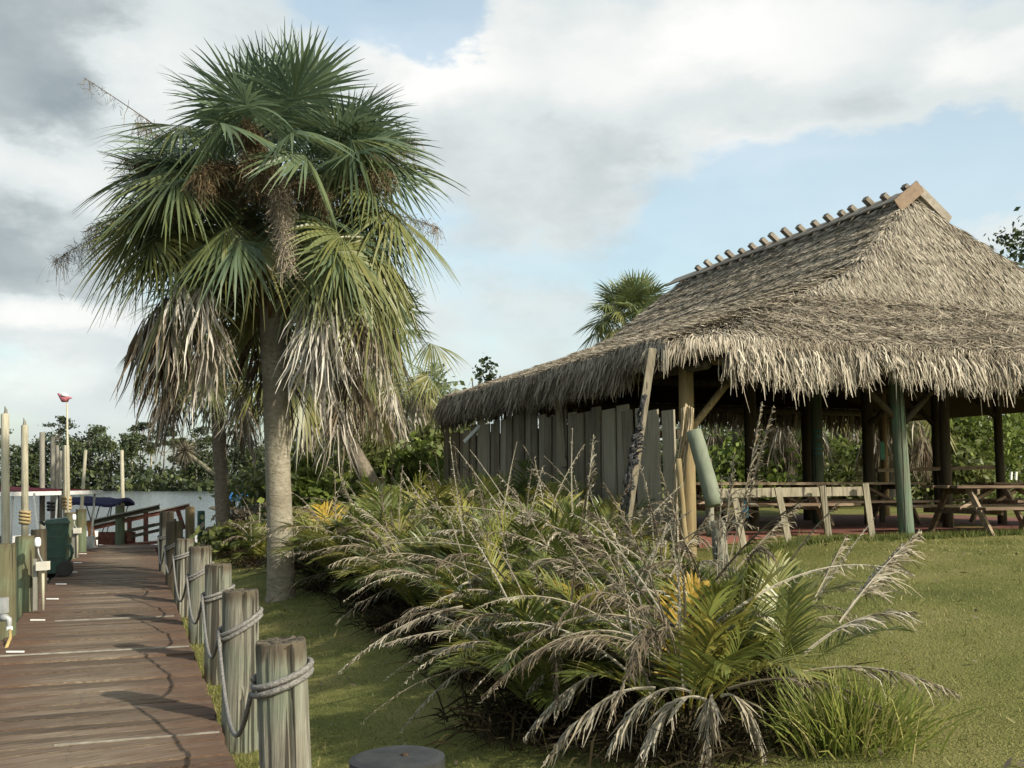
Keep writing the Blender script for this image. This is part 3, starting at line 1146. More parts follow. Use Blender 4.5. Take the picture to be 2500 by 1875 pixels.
# ------------------------------------------------------------------ picnic tables
def make_table(Ln):
    t = empty('picnic_table', (0, 0, 0))
    Mx = Matrix((RR, D, Vector((0, 0, 1)))).transposed()

    def b(c, s, name, rot=None):
        mm = Mx @ rot if rot else Mx
        MB().box(Mx @ Vector(c), s, mm).build(name, M['table'], t)
    for i in range(5):
        b((0.02 * (-1) ** i, -.3 + i * .15, .735), (Ln, .142, .04), 'top_plank')
    for s in (-1, 1):
        for i in range(2):
            b((.03 * i, s * (.66 + i * .15), .42), (Ln, .142, .04), 'bench_plank')
        x = s * (Ln / 2 - .4)
        for q in (-1, 1):
            MB().bar(Mx @ Vector((x, q * .62, 0.0)), Mx @ Vector((x, q * .2, .715)), .09, .05, up=RR).build('leg', M['table'], t)
        b((x + .05, 0, .37), (.045, 1.55, .09), 'crossbar')
        b((x + .05, 0, .67), (.045, .7, .09), 'crossbar')
        MB().bar(Mx @ Vector((x, 0, .4)), Mx @ Vector((s * .25, 0, .7)), .06, .05).build('brace', M['table'], t)
    return t


t0 = make_table(2.7)
kids0 = children(t0)
tables = [
    (RD(9.05, 13.75, FLOOR_Z + .03), 0.0, 'dark wooden picnic table just behind the low slanted railing'),
    (RD(12.85, 12.45, FLOOR_Z - .02), 0.015, 'picnic table with sunlit bench at the right edge beside the green post'),
    (RD(12.2, 15.3, FLOOR_Z + .03), 0.02, 'shaded picnic table in the middle of the hut behind the green post'),
    (RD(15.9, 14.7, FLOOR_Z + .03), -0.02, 'shaded picnic table farther right under the thatch'),
    (RD(9.3, 17.0, FLOOR_Z + .03), 0.03, 'shaded picnic table at the back left of the hut'),
]
for i, (p, rz, lab) in enumerate(tables):
    if i == 0:
        o = t0
        o.location = p
    else:
        o = copy_tree(t0, p, rz, kids0)
    tag(o, lab, 'picnic table', 'picnic tables under the thatched hut')

# counter rail at the back, small things on the tables
cr = empty('counter_rail', at(2290, 1178, 20.6), 'long dark counter board on posts at the back of the hut', 'counter')
MB().bar(at(2136, 1149, 20.4), at(2448, 1140, 20.4), .3, .07).build('counter_top', M['table'], cr)
for px in (2150, 2300, 2440):
    p = at(px, 1150, 20.4)
    MB().bar((p.x, p.y, FLOOR_Z), p, .09, .09, up=Vector((0, 1, 0))).build('leg', M['hut_dark'], cr)
for i, px in enumerate((2468, 2480)):
    p = at(px, 1168, 15.6)
    o = MB().tube([p - Vector((0, 0, .02)), p + Vector((0.012, 0, .1))], .018, 10).build('white_cup', M['white'], origin=p)
    tag(o, ['left of the two white cups on the far right table', 'right of the two white cups on the far right table'][i], 'cup', 'white cups on the table')
p = at(1819, 1243, 14.9)
mb = MB().tube([p + Vector((0, 0, -.12)), p + Vector((0, 0, .06)), p + Vector((0, 0, .09)), p + Vector((0, 0, .13))], [.05, .05, .025, .025], 10)
tag(mb.build('blue_bottle', plain('blue plastic', (.06, .25, .42), .3), origin=p), 'small blue bottle behind the left post of the low railing', 'bottle')

# ------------------------------------------------------------------ dock
dock = empty('dock', RD(-.3, 16, 0), 'long brown plank dock walkway running beside the lawn to the river', 'dock')


def build_dock():
    rg = random.Random(1)
    Mx = Matrix((RR, D, Vector((0, 0, 1)))).transposed()
    me = bpy.data.meshes.new('plank')
    mb = MB().box((0, 0, 0), (1.84, .131, .04))
    me.from_pydata(mb.v, [], mb.f)
    me.materials.append(M['plank'])
    d = 2.0
    i = 0
    seam = [6.72, 9.38, 10.6, 12.0, 14.4, 16.8, 19.2, 21.6, 24, 26.4]
    while d < 29.4:
        o = bpy.data.objects.new('plank', me)
        COL.objects.link(o)
        o.parent = dock
        up = 0
        if any(abs(d - s) < .073 for s in seam): up = .012
        c = RD(-.3 + rg.uniform(-.012, .012), d, -.02 + rg.uniform(-.005, .004) + up) - OFF[dock]
        o.location = c
        o.rotation_euler = (rg.uniform(-.01, .01), rg.uniform(-.002, .002), -ROTD * -1 + rg.uniform(-.004, .004))
        o.rotation_euler[2] = math.atan2(RR.y, RR.x) + rg.uniform(-.004, .004)
        d += .146
        i += 1
    for r_ in (-1.17, -.3, .57):
        MB().bar(RD(r_, 1.8, -.17), RD(r_, 29.4, -.17), .07, .22).build('stringer', M['ramp'], dock)
    nb_ = MB()
    d = 2.0
    while d < 16:
        for r_ in (-1.17, -.3, .57):
            for q in (-.033, .033):
                c = RD(r_ + rg.uniform(-.02, .02), d + q, .0052)
                nb_.add([c + Vector((.006 * math.cos(k * 1.047), .006 * math.sin(k * 1.047), 0)) for k in range(6)], [(0, 1, 2, 3, 4, 5)])
        d += .146
    tag(nb_.build('nail_heads', M['black'], dock), kind='stuff')
    for (px, py) in [(37, 1594), (92, 1516), (128, 1464), (149, 1427.5), (177, 1398), (190, 1375), (202, 1353), (230, 1336)]:
        p = at(px, py, 10)
        v = p - Vector((0, 0, CAMZ))
        p = Vector((0, 0, CAMZ)) + v * (-CAMZ / v.z)
        o = MB().box(Vector((p.x, p.y, .012)), (.17, .022, .014), Matrix.Rotation(rg.uniform(-.05, .05), 3, 'Z')).build('marker_strip', M['white'], dock)
    for (px, py, r0, r1) in [(250, 1590, -1.2, .6), (280, 1511, -.8, .55), (410, 1800, -.4, .6), (300, 1420, -.7, .3)]:
        v = at(px, py, 10) - Vector((0, 0, CAMZ))
        q = v * (-CAMZ / v.z)
        d_ = to_rd(q.x, q.y)[1]
        MB().box(RD((r0 + r1) / 2, d_, .006), (r1 - r0, .016, .014), Mx).build('edge_strip', M['rail'], dock)
    # landing that turns right at the far end
    for k in range(9):
        o = bpy.data.objects.new('plank', me)
        COL.objects.link(o)
        o.parent = dock
        o.location = RD(1.5, 28.7 + k * .146, -.06) - OFF[dock]
        o.rotation_euler = (0, 0, math.atan2(RR.y, RR.x))
    MB().bar(RD(.6, 28.62, -.24), RD(2.4, 28.62, -.24), .05, .32).build('stringer', M['ramp'], dock)


build_dock()


def post_obj(name, base, top, rad, mat, label, cat, group=None, seed=0, n=20, capmat=None, taper=.04, origin=None):
    rg = random.Random(seed)
    base, top = Vector(base), Vector(top)
    n = 40 if n >= 20 else n
    ts = [0, .08, .16, .24, .32, .4, .48, .56, .64, .72, .8, .87, .93, .975, .993, 1.0]
    mb = MB()
    up = (top - base).normalized()
    u = up.cross(Vector((0, 1, 0))).normalized()
    w = up.cross(u)
    cr = [(rg.randrange(n), rg.uniform(.0, .5), rg.uniform(.7, 1.0), rg.uniform(.05, .13), rg.uniform(-1.4, 1.4)) for _ in range(5 if n >= 20 else 0)]
    if n >= 20:
        kf = int(round((math.atan2(-1, .1) / (2 * math.pi) % 1) * n))
        fr = min(range(n), key=lambda k: (u * math.cos(2 * math.pi * k / n) + w * math.sin(2 * math.pi * k / n)).y)
        cr.append(((fr + 2) % n, -.1, .99, .17, 1.2))
        cr.append(((fr - 5) % n, .3, 1.1, .07, -1.0))
    lob = [(rg.uniform(0, 6.28), rg.uniform(.004, .014)) for _ in range(3)]
    rows = []
    for i, t in enumerate(ts):
        row = []
        c = base.lerp(top, t)
        for k in range(n):
            a = 2 * math.pi * k / n
            r = rad * (1 + taper - taper * t) * (.955 if t == 1.0 else (.985 if t > .99 else 1))
            r *= 1 + sum(m_ * math.sin((j + 2) * a + ph + t * 1.5) for j, (ph, m_) in enumerate(lob)) + rg.uniform(-.006, .006)
            for (k0, t0_, t1_, dp, dr_) in cr:
                if t0_ <= t <= t1_ and (k - (k0 + int(round(dr_ * t)))) % n == 0: r *= 1 - dp * min(1, (t - t0_) * 5 + .2)
            zo = up * (rg.uniform(-.007, .005) if t > .97 else 0)
            row.append(c + (u * math.cos(a) + w * math.sin(a)) * r + zo)
        rows.append(row)
    # end grain: a slightly dished top with rings
    for f in (.72, .4, .12):
        rows.append([top + (p - top) * f / .955 - up * (.004 + rg.uniform(0, .004)) for p in rows[len(ts) - 1]])
    for row in rows: mb.v += [tuple(p) for p in row]
    for i in range(len(rows) - 1):
        for k in range(n):
            q = i * n + k
            q2 = i * n + (k + 1) % n
            mb.f.append((q, q2, q2 + n, q + n))
    m_ = (len(rows) - 1) * n
    mb.f.append(tuple(m_ + k for k in range(n)))
    mb.f.append(tuple(range(n))[::-1])
    if capmat:
        t = empty(name, base, label, cat, group)
        mb.build('shaft', mat, t, smooth=False)
        MB().tube([top - up * .03, top + up * .012, top + up * .018], [rad * 1.04, rad * 1.04, rad * .9], 32).build('cap', capmat, t, smooth=False)
        MB().tube([top + up * .018 - u * .02, top + up * .024 - u * .02], [.011, .009], 10).build('cap_screw', M['dark_post'], t)
        return t
    o = mb.build(name, mat, origin=origin if origin is not None else base, smooth=False)
    return tag(o, label, cat, group)


post_tops = []
POSTS = [(970, 1862, 2.72, .118, 'black-capped dark post at the bottom edge of the lawn'),
         (686, 1562, 5.05, .120, 'nearest roped post, grey and split by a long crack'),
         (587, 1440, 7.35, .125, 'greenish post with two thick pale rope turns, second of the roped row'),
         (533, 1377, 9.75, .122, 'grey post third from the front in the roped row'),
         (489, 1333, 12.1, .125, 'pale green topped post, fourth from the front in the roped row'),
         (450, 1315, 14.4, .125, 'tan rope-wound post, fifth from the front in the roped row'),
         (426, 1272, 16.8, .13, 'dark post with flat top, sixth from the front in the roped row'),
         (407, 1248, 19.4, .13, 'last and farthest post of the roped row')]
for i, (px, py, Y, rad, lab) in enumerate(POSTS):
    top = at(px, py, Y)
    b = Vector((top.x, top.y, 0)) + RR * (.07 if i == 1 else .03) - D * .02
    b.z = -.35
    b2 = Vector((b.x, b.y, 0))
    mat = M['post_grey'] if i in (1, 3, 5) else (M['post_green'] if i in (2, 4) else M['dark_post'])
    if i == 0:
        post_obj('capped_post', b, top, rad, M['dark_post'], lab, 'post', seed=i, capmat=M['black_cap'])
    else:
        mat = M['post_grey'] if i != 6 else M['hut_dark']
        o = post_obj('rope_post', b, top, rad, mat, lab, 'post', 'posts along the right side of the dock', seed=i, origin=b2)
    post_tops.append((b, top, rad))


def build_rope():
    mb = MB()
    segs = []
    prev_out = None
    zfix = [None, .72, .66, .62, .62, .66, .66, .66]
    for i in range(1, 8):
        b, top, rad = post_tops[i]
        zc = zfix[i]
        t = (zc - b.z) / (top.z - b.z)
        c = b.lerp(top, t)
        turns = []
        n = 26
        rr = rad + .016
        # two slanted turns; start/finish on the dock side
        for k in range(n * 2 + 1):
            a = math.pi * .95 - 2 * math.pi * k / n
            x, y = math.cos(a) * rr, math.sin(a) * rr
            tilt = .045 * math.cos(a) * (1 if i % 2 else 1.7)
            turns.append(c + RR * x + D * y + Vector((0, 0, tilt + .034 - .034 * k / n)))
        mb.tube(turns, .0155, 7)
        if i > 1:
            # sagging span from the previous post to this one
            p0, p1 = prev_out, turns[0]
            pts = []
            for k in range(21):
                u = k / 20
                p = p0.lerp(p1, u)
                sag = (.28 + .05 * (i % 3)) * (1 - (2 * u - 1) ** 2) * (1.25 - .5 * u)
                pts.append(p + Vector((0, 0, -sag)) - RR * .01)
            mb.tube(pts, .0125, 7)
        prev_out = turns[-1]
    tag(mb.build('barrier_rope', M['rope'], origin=post_tops[1][0], smooth=True), 'grey rope sagging and wound twice round each post along the dock', 'rope')


build_rope()


# ------------------------------------------------------------------ left side pilings and poles
def vpost(name, px, ytop, ybot, Y, wpx, mat, label, cat, group=None, zbase=None, px2=None, seed=0, n=14):
    top = at(px, ytop, Y)
    bot = at(px2 if px2 is not None else px, ybot, Y)
    if zbase is not None:
        k = (zbase - top.z) / (bot.z - top.z)
        bot = top.lerp(bot, k)
    o = post_obj(name, bot, top, wpx / 2 * Y / F, mat, label, cat, group, seed=seed, n=n, origin=Vector((bot.x, bot.y, 0)))
    return o


G1 = 'green pilings along the left side of the dock'
vpost('dock_piling', 8, 1327, 1560, 11.3, 58, M['post_green'], 'nearest green piling cut by the left edge, with grey utility box', 'piling', G1, zbase=-2, seed=11)
vpost('dock_piling', 61, 1308, 1490, 13.4, 44, M['post_green'], 'green piling carrying white lamp and beige box', 'piling', G1, zbase=-2, seed=12)
vpost('dock_piling', 95, 1292, 1430, 15.9, 36, M['hut_dark'], 'dark brown piling behind the lamp piling', 'piling', G1, zbase=-2, seed=13)
vpost('dock_piling', 172, 1251, 1360, 22.6, 26, M['post_green'], 'green piling right of the bin with small white lamp', 'piling', G1, zbase=-2, seed=14)
vpost('dock_piling', 198, 1243, 1345, 24.6, 24, M['post_green'], 'brown-topped green piling left of the orange brown stake', 'piling', G1, zbase=-2, seed=15)
vpost('dock_piling', 293, 1233, 1324, 29.4, 22, M['post_green'], 'green piling standing in front of the gangway rails', 'piling', G1, zbase=-2, seed=16)
vpost('dock_piling', 464, 1237, 1310, 30.6, 22, M['hut_tan'], 'brown square-cut piling at the right end of the gangway', 'piling', G1, zbase=-2, seed=17)
vpost('dock_piling', 491, 1247, 1312, 31.5, 18, M['green_bin'], 'dark green piling at the far corner of the landing', 'piling', G1, zbase=-2, seed=18)
G2 = 'tall mooring poles standing in the river'
vpost('mooring_pole', 12, 1010, 1330, 21, 19, M['pale_pole'], 'thickest pale mooring pole at the left edge', 'pole', G2, zbase=-2.5, px2=14, seed=21)
vpost('mooring_pole', 60, 1038, 1300, 22, 16, M['pale_pole'], 'pale mooring pole with yellow rope coil, second from the left', 'pole', G2, zbase=-2.5, px2=61, seed=22)
vpost('mooring_pole', 103, 1055, 1290, 25, 12, M['grey_pole'], 'dark grey mooring pole, third from the left', 'pole', G2, zbase=-2.5, seed=23)
vpost('mooring_pole', 129, 1066, 1250, 27, 11, M['grey_pole'], 'grey mooring pole with dark coil behind the green bin', 'pole', G2, zbase=-2.5, seed=24)
vpost('mooring_pole', 140, 1087, 1260, 26, 8, M['grey_pole'], 'thin short grey pole left of the banded pole', 'pole', G2, zbase=-2.5, seed=25)
vpost('mooring_pole', 148, 1100, 1260, 27, 7, M['grey_pole'], 'thinnest grey pole touching the banded pole', 'pole', G2, zbase=-2.5, seed=26)
vpost('mooring_pole', 161, 1087, 1335, 24, 16, M['pale_pole'], 'pale pole banded with rope under the pink bird', 'pole', G2, zbase=-2.5, px2=164, seed=27)
vpost('mooring_pole', 209, 1099, 1242, 31, 8, M['pale_pole'], 'slender pole leaning right beside the navy canopy', 'pole', G2, zbase=-2.5, px2=199, seed=28)
vpost('mooring_pole', 297, 1099, 1232, 34, 9, M['pale_pole'], 'slender upright pole behind the green piling at the gangway', 'pole', G2, zbase=-2.5, px2=300, seed=29)


def coil(name, px, y0, y1, Y, wpx, turns, mat, label):
    a, b = at(px, y0, Y), at(px, y1, Y)
    mb = MB()
    rr = wpx / 2 * Y / F
    for t in range(turns):
        c = a.lerp(b, (t + .5) / turns)
        pts = [c + Vector((rr * math.cos(k * math.pi / 8), rr * math.sin(k * math.pi / 8), .01 * math.sin(k * .7))) for k in range(17)]
        mb.tube(pts, abs(a.z - b.z) / turns * .42, 6, cap=False)
    tag(mb.build(name, mat, origin=c, smooth=True), label, 'rope')


coil('rope_coil', 61, 1246, 1280, 22, 22, 4, M['yellow_rope'], 'yellow rope coiled round the second mooring pole from the left')
coil('rope_coil', 125, 1224, 1248, 27, 15, 3, M['rope_dark'], 'dark rope coil above the green bin')
coil('rope_coil', 163, 1212, 1244, 24, 18, 4, M['yellow_rope'], 'rope bands round the pole under the pink bird')
# small dark birds' perches: splintered pole tops
for (px, py, Y, lab) in [(13, 1008, 21, 'dark splinter sticking up from the thickest mooring pole'), (59, 1036, 22, 'dark splinter on the second mooring pole')]:
    p = at(px, py, Y)
    mb = MB().tube([p - Vector((0, 0, .1)), p + Vector((.01, 0, .05)), p + Vector((-.02, 0, .14))], [.05, .03, .006], 7)
    tag(mb.build('pole_splinter', M['grey_pole'], origin=p), lab, 'splinter')

# white boat-hook stick
lean_bar('white_staff', at(94, 1298, 17.5), at(83, 1204, 17.5), .03, .03, M['white'], 'thin white staff leaning behind the dark brown piling', 'staff')

# bird ornament on thin pole
bp_ = empty('bird_pole', at(165, 1335, 23.8), 'tall thin white pole topped by a pink and white bird ornament', 'pole')
MB().tube([at(166, 1335, 23.8), at(165, 1100, 23.8), at(163.5, 984, 23.8)], [.03, .026, .02], 8).build('pole', M['pale_pole'], bp_, smooth=True)
k_ = 23.8 / F
c = at(158, 972, 23.8)
body = MB()
body.tube([c + Vector((-.17, 0, .11)), c + Vector((-.10, 0, .05)), c + Vector((-.02, 0, -.02)), c + Vector((.05, 0, -.03)), c + Vector((.10, 0, .01)), c + Vector((.17, 0, .0))], [.012, .045, .085, .07, .035, .012], 10)
bird = body.build('bird', M['pink'], bp_, smooth=True)
wg = MB()
wg.tube([c + Vector((-.06, .05, .06)), c + Vector((0, .06, .075)), c + Vector((.06, .05, .04))], [.02, .05, .015], 8)
wg.tube([c + Vector((-.06, -.05, .06)), c + Vector((0, -.06, .075)), c + Vector((.06, -.05, .04))], [.02, .05, .015], 8)
wg.build('wing', M['white'], bird, smooth=True)


# utility fittings
def util(px_board, py0, py1, bx, by0, by1, bw, lampx, ly0, ly1, lw, Y, lab):
    t = empty('utility_pedestal', at(px_board, py1, Y), lab, 'utility box')
    MB().bar(at(px_board, py1, Y), at(px_board, py0, Y), 10 * Y / F, .04, up=Vector((0, -1, 0))).build('board', M['grey_pole'], t)
    p0, p1 = at(bx, by1, Y - .06), at(bx, by0, Y - .06)
    o = MB().bar(p0, p1, bw * Y / F, .1, up=Vector((0, -1, 0))).build('box', M['beige'], t)
    MB().tube([at(bx, by1, Y - .05), at(bx, py1, Y - .05)], .018, 8).build('conduit', M['pale_pole'], t, smooth=True)
    MB().tube([at(bx - 2, by0, Y - .04), at((bx + lampx) / 2 - 4, (by0 + ly1) / 2, Y - .03), at(lampx, ly1, Y - .05)], .01, 6).build('cable', M['grey'], t, smooth=True)
    w = lw * Y / F / 2
    q0, q1 = at(lampx, ly1, Y - .1), at(lampx, ly0, Y - .1)
    MB().tube([q0, q0.lerp(q1, .2), q0.lerp(q1, .75), q1], [w * .7, w, w, w * .6], 12).build('lamp', M['white'], t, smooth=True)


util(87, 1364, 1490, 105, 1371, 1392, 26, 92, 1312, 1335, 15, 13.15, 'beige box and white lamp fixed beside the near green piling')
util(181, 1285, 1362, 189, 1289, 1302, 16, 181, 1255, 1270, 9, 22.3, 'smaller beige box and white lamp on the far green piling')
t = empty('water_meter', at(6, 1480, 11.0), 'grey meter box with tap at the left edge of the dock', 'utility box')
MB().bar(at(2, 1497, 10.95), at(2, 1460, 10.95), 26 * 11 / F, .12, up=Vector((0, -1, 0))).build('box', M['grey'], t)
MB().tube([at(2, 1508, 10.9), at(14, 1508, 10.9), at(22, 1512, 10.9), at(23, 1536, 10.9)], [.04, .04, .03, .025], 10).build('tap', M['grey'], t, smooth=True)
MB().tube([at(23, 1530, 10.88), at(23, 1538, 10.88)], .032, 12).build('collar', M['white'], t)
mb = MB().tube([at(24, 1538, 10.85), at(25, 1558, 10.7), at(14, 1584, 10.5), at(2, 1610, 10.3), at(-6, 1650, 9.6), at(-22, 1660, 9.4)], .017, 8)
tag(mb.build('hose', M['yellow_hose'], origin=at(24, 1538, 10.85), smooth=True), 'yellow hose hanging from the tap at the left edge', 'hose')


# wheeled bin
def wheeled_bin():
    Y = 18.4
    base = at(135, 1403, Y)
    base.z = 0
    t = empty('wheeled_bin', base, 'dark green wheeled bin standing on the dock against the pilings', 'bin')
    Mx = Matrix.Rotation(R(24), 3, 'Z')

    def P(x, y, z): return base + Mx @ Vector((x, y, z))
    mb = MB()
    rings = []
    for z, sx_, sy_ in ((.06, .14, .17), (.5, .165, .2), (.93, .19, .23)):
        rings.append([P(-sx_, -sy_, z), P(sx_, -sy_, z), P(sx_, sy_, z), P(-sx_, sy_, z)])
    vs = [v for r_ in rings for v in r_]
    fs = [(0, 3, 2, 1), (8, 9, 10, 11)]
    for k in range(2):
        for i in range(4):
            a, b = k * 4 + i, k * 4 + (i + 1) % 4
            fs.append((a, b, b + 4, a + 4))
    mb.add(vs, fs)
    mb.build('body', M['green_bin'], t)
    lid = MB()
    lid.add([P(-.22, -.26, .93), P(.22, -.26, .93), P(.22, .26, .93), P(-.22, .26, .93), P(-.19, -.23, .99), P(.15, -.23, 1.03), P(.15, .23, 1.03), P(-.19, .23, .99)],
            [(0, 3, 2, 1), (4, 5, 6, 7), (0, 1, 5, 4), (1, 2, 6, 5), (2, 3, 7, 6), (3, 0, 4, 7)])
    lid.build('lid', M['green_bin'], t)
    MB().tube([P(-.2, -.2, .9), P(-.28, -.2, .96), P(-.28, .2, .96), P(-.2, .2, .9)], .018, 8).build('handle', M['black'], t, smooth=True)
    for s in (-1, 1):
        c = P(.15, s * .21, .14)
        ax = Mx @ Vector((0, 1, 0))
        MB().tube([c - ax * .03, c - ax * .02, c + ax * .02, c + ax * .03], [.12, .14, .14, .12], 18).build('wheel', M['black'], t)
    for z in (.35, .7):
        MB().box(P(0, -.215 + .02 * (z < .5), z), (.27, .02, .03), Mx).build('rib', M['green_bin'], t)


wheeled_bin()
# green hose coil beside the bin
mb = MB()
c = at(158, 1352, 19.6)
pts = []
for k in range(60):
    a = k * .42
    pts.append(c + Vector((.16 * math.cos(a), -.002 * k, .2 * math.sin(a) + .015 * math.sin(k))))
mb.tube(pts, .016, 6)
tag(mb.build('hose_coil', M['green_bin'], origin=c, smooth=True), 'dark green hose coil hung at the right of the wheeled bin', 'hose')


# gangway
def gangway():
    t = empty('gangway', at(320, 1320, 29.6), 'red brown gangway with grey handrails sloping down at the end of the dock', 'gangway')
    Yn, Yf = 29.3, 30.6
    MB().bar(at(208, 1279, Yn), at(389, 1238, Yn), .06, .13).build('handrail', M['hut_dark'], t)
    MB().bar(at(208, 1274, Yn - .02), at(389, 1233, Yn - .02), .14, .035).build('rail_cap', M['rail'], t)
    MB().bar(at(218, 1291, Yf), at(463, 1236, Yf), .06, .12).build('handrail', M['ramp'], t)
    MB().bar(at(218, 1285, Yf - .02), at(463, 1230, Yf - .02), .14, .04).build('rail_cap', M['rail'], t)
    MB().bar(at(312, 1296, Yn), at(378, 1281, Yn), .05, .09).build('lower_rail', M['hut_dark'], t)
    MB().bar(at(320, 1310, Yn), at(393, 1293, Yn), .05, .09).build('lower_rail', M['hut_dark'], t)
    MB().bar(at(220, 1318, Yf), at(430, 1270, Yf), .05, .09).build('lower_rail', M['hut_dark'], t)
    for (a, b, Y, w) in [((356, 1240), (356, 1322), Yn + .03, .12), ((316, 1262), (316, 1322), Yn + .03, .11), ((434, 1245), (449, 1292), Yf + .03, .12), ((395, 1255), (400, 1310), Yf + .03, .1)]:
        MB().bar(at(b[0], b[1], Y), at(a[0], a[1], Y), w, .06, up=Vector((0, -1, 0))).build('post', M['ramp'], t)
    MB().bar(at(240, 1314, 29.6), at(330, 1314, 29.6), .06, .36).build('side_board', M['ramp'], t)
    MB().bar(at(200, 1338, 29.9), at(400, 1322, 29.9), 1.2, .06).build('deck', M['ramp'], t)


gangway()
lean_bar('orange_stake', at(229, 1338, 26.9), at(219, 1274, 26.9), .14, .09, M['orange'], 'orange brown stake slanting at the left end of the gangway', 'stake')


# ------------------------------------------------------------------ boats
def canopy_mesh(mb, c, lx, ly, h, sag, n=10):
    """arched canvas top centred at c, long axis x; has thickness"""
    rows = []
    for i in range(n + 1):
        u = i / n
        row = []
        for j in range(7):
            v = j / 6
            z = h * (1 - (2 * v - 1) ** 2) - sag * abs(math.sin(u * math.pi * 3)) * .4 + .03 * math.sin(u * 5)
            row.append(c + Vector((lx * (u - .5), ly * (v - .5), z)))
        rows.append(row)
    base = len(mb.v)
    for row in rows:
        mb.v += [tuple(p) for p in row]
    for row in rows:
        mb.v += [tuple(p - Vector((0, 0, .09))) for p in row]
    W_, T = 7, 7 * (n + 1)
    for i in range(n):
        for j in range(6):
            a = base + i * W_ + j
            mb.f.append((a, a + W_, a + W_ + 1, a + 1))
            mb.f.append((a + T, a + T + 1, a + T + W_ + 1, a + T + W_))
    for i in range(n):
        for j in (0, 6):
            a = base + i * W_ + j
            mb.f.append((a, a + T, a + T + W_, a + W_))
    for j in range(6):
        for i in (0, n):
            a = base + i * W_ + j
            mb.f.append((a, a + 1, a + T + 1, a + T))


def hull_mesh(c, lx, ly, h):
    mb = MB()
    secs = []
    n = 10
    for i in range(n + 1):
        u = i / n
        w = ly / 2 * (1 - max(0, (u - .55) / .45) ** 2 * .95)
        k = .78
        x = lx * (u - .5)
        zb = .28 * max(0, (u - .6) / .4) ** 2
        secs.append([c + Vector((x, -w, h)), c + Vector((x, -w * k, zb)), c + Vector((x, w * k, zb)), c + Vector((x, w, h))])
    for s in secs: mb.v += [tuple(p) for p in s]
    for i in range(n):
        for j in range(3):
            a = i * 4 + j
            mb.f.append((a, a + 4, a + 5, a + 1))
        mb.f.append((i * 4 + 3, i * 4 + 7, i * 4 + 4, i * 4))
    mb.f.append((0, 1, 2, 3))
    return mb


def boats():
    # navy bimini skiff
    Y = 33.5
    c = at(238, 1222, Y)
    b = Vector((c.x, c.y, WATER - .12))
    t = empty('skiff', b, 'small white skiff under a navy blue canopy beyond the gangway', 'boat')
    hull_mesh(b, 4.2, 1.7, .62).build('hull', M['hull'], t)
    mb = MB()
    canopy_mesh(mb, c + Vector((0, 0, -.05)), 1.85, 1.6, .18, .1)
    mb.build('canopy', M['navy'], t)
    for (x0, x1) in ((-.7, -.2), (.75, .35), (-.2, -.55), (.2, .0)):
        for y in (-.75, .75):
            MB().tube([b + Vector((x1, y, .55)), c + Vector((x0, y, -.08))], .018, 6).build('canopy_pole', M['black'], t)
    MB().box(b + Vector((-.3, 0, .8)), (.5, .6, .5)).build('console', M['hull'], t)
    # maroon topped pontoon boat at far left
    Y = 24.0
    c = at(20, 1196, Y)
    b = Vector((c.x, c.y, WATER))
    t = empty('pontoon_boat', b, 'pontoon boat with maroon canopy edged in white at the far left', 'boat')
    Lx, Ly = 2.5, 4.6
    for s in (-.8, .8):
        MB().tube([b + Vector((s, -2.6, .15)), b + Vector((s, -2.2, .1)), b + Vector((s, 2.4, .1)), b + Vector((s, 2.8, .25))], [.1, .3, .3, .08], 12).build('pontoon', M['alu'], t, smooth=True)
    MB().box(b + Vector((0, 0, .48)), (2.4, 4.9, .08)).build('deck', M['grey'], t)
    mb = MB()
    canopy_mesh(mb, c + Vector((0, 0, .0)), Lx, Ly, .05, 0)
    cv = mb.build('canopy', M['maroon'], t)
    for sx_ in (-1, 1):
        MB().box(c + Vector((sx_ * (Lx / 2 + .02), 0, -.07)), (.03, Ly + .07, .09)).build('canopy_edge', M['hull'], cv)
    for sy_ in (-1, 1):
        MB().box(c + Vector((0, sy_ * (Ly / 2 + .02), -.07)), (Lx, .03, .09)).build('canopy_edge', M['hull'], cv)
    for sx_ in (-1, 1):
        for sy_ in (-1, 0, 1):
            MB().tube([b + Vector((sx_ * 1.12, sy_ * 2.1, .5)), c + Vector((sx_ * 1.15, sy_ * 2.15, -.06))], .025, 8).build('canopy_pole', M['alu'], t)
    for sx_ in (-1, 1):
        MB().box(b + Vector((sx_ * 1.15, 0, .85)), (.04, 4.5, .62)).build('side_panel', M['screen'], t)
    MB().box(b + Vector((0, -2.3, .85)), (2.26, .04, .62)).build('side_panel', M['screen'], t)
    MB().box(b + Vector((-.2, -2.25, 1.45)), (1.7, .02, .55)).build('curtain', M['screen'], t)
    MB().box(b + Vector((.5, .2, .9)), (.5, .8, .75)).build('console', M['hull'], t)
    # blue canopy boat seen through the palm stems
    Y = 40
    c = at(602, 1216, Y)
    b = Vector((c.x, c.y, WATER - .1))
    t = empty('canopy_boat', b, 'boat with bright blue canopy half hidden behind the palm trunk', 'boat')
    hull_mesh(b, 4.0, 1.8, .65).build('hull', M['hull'], t)
    mb = MB()
    canopy_mesh(mb, c, 1.25, 1.7, .22, .12)
    mb.build('canopy', M['blue'], t)
    for x in (-.5, .45):
        for y in (-.75, .75):
            MB().tube([b + Vector((x, y, .6)), c + Vector((x, y, -.05))], .02, 6).build('canopy_pole', M['alu'], t)


boats()


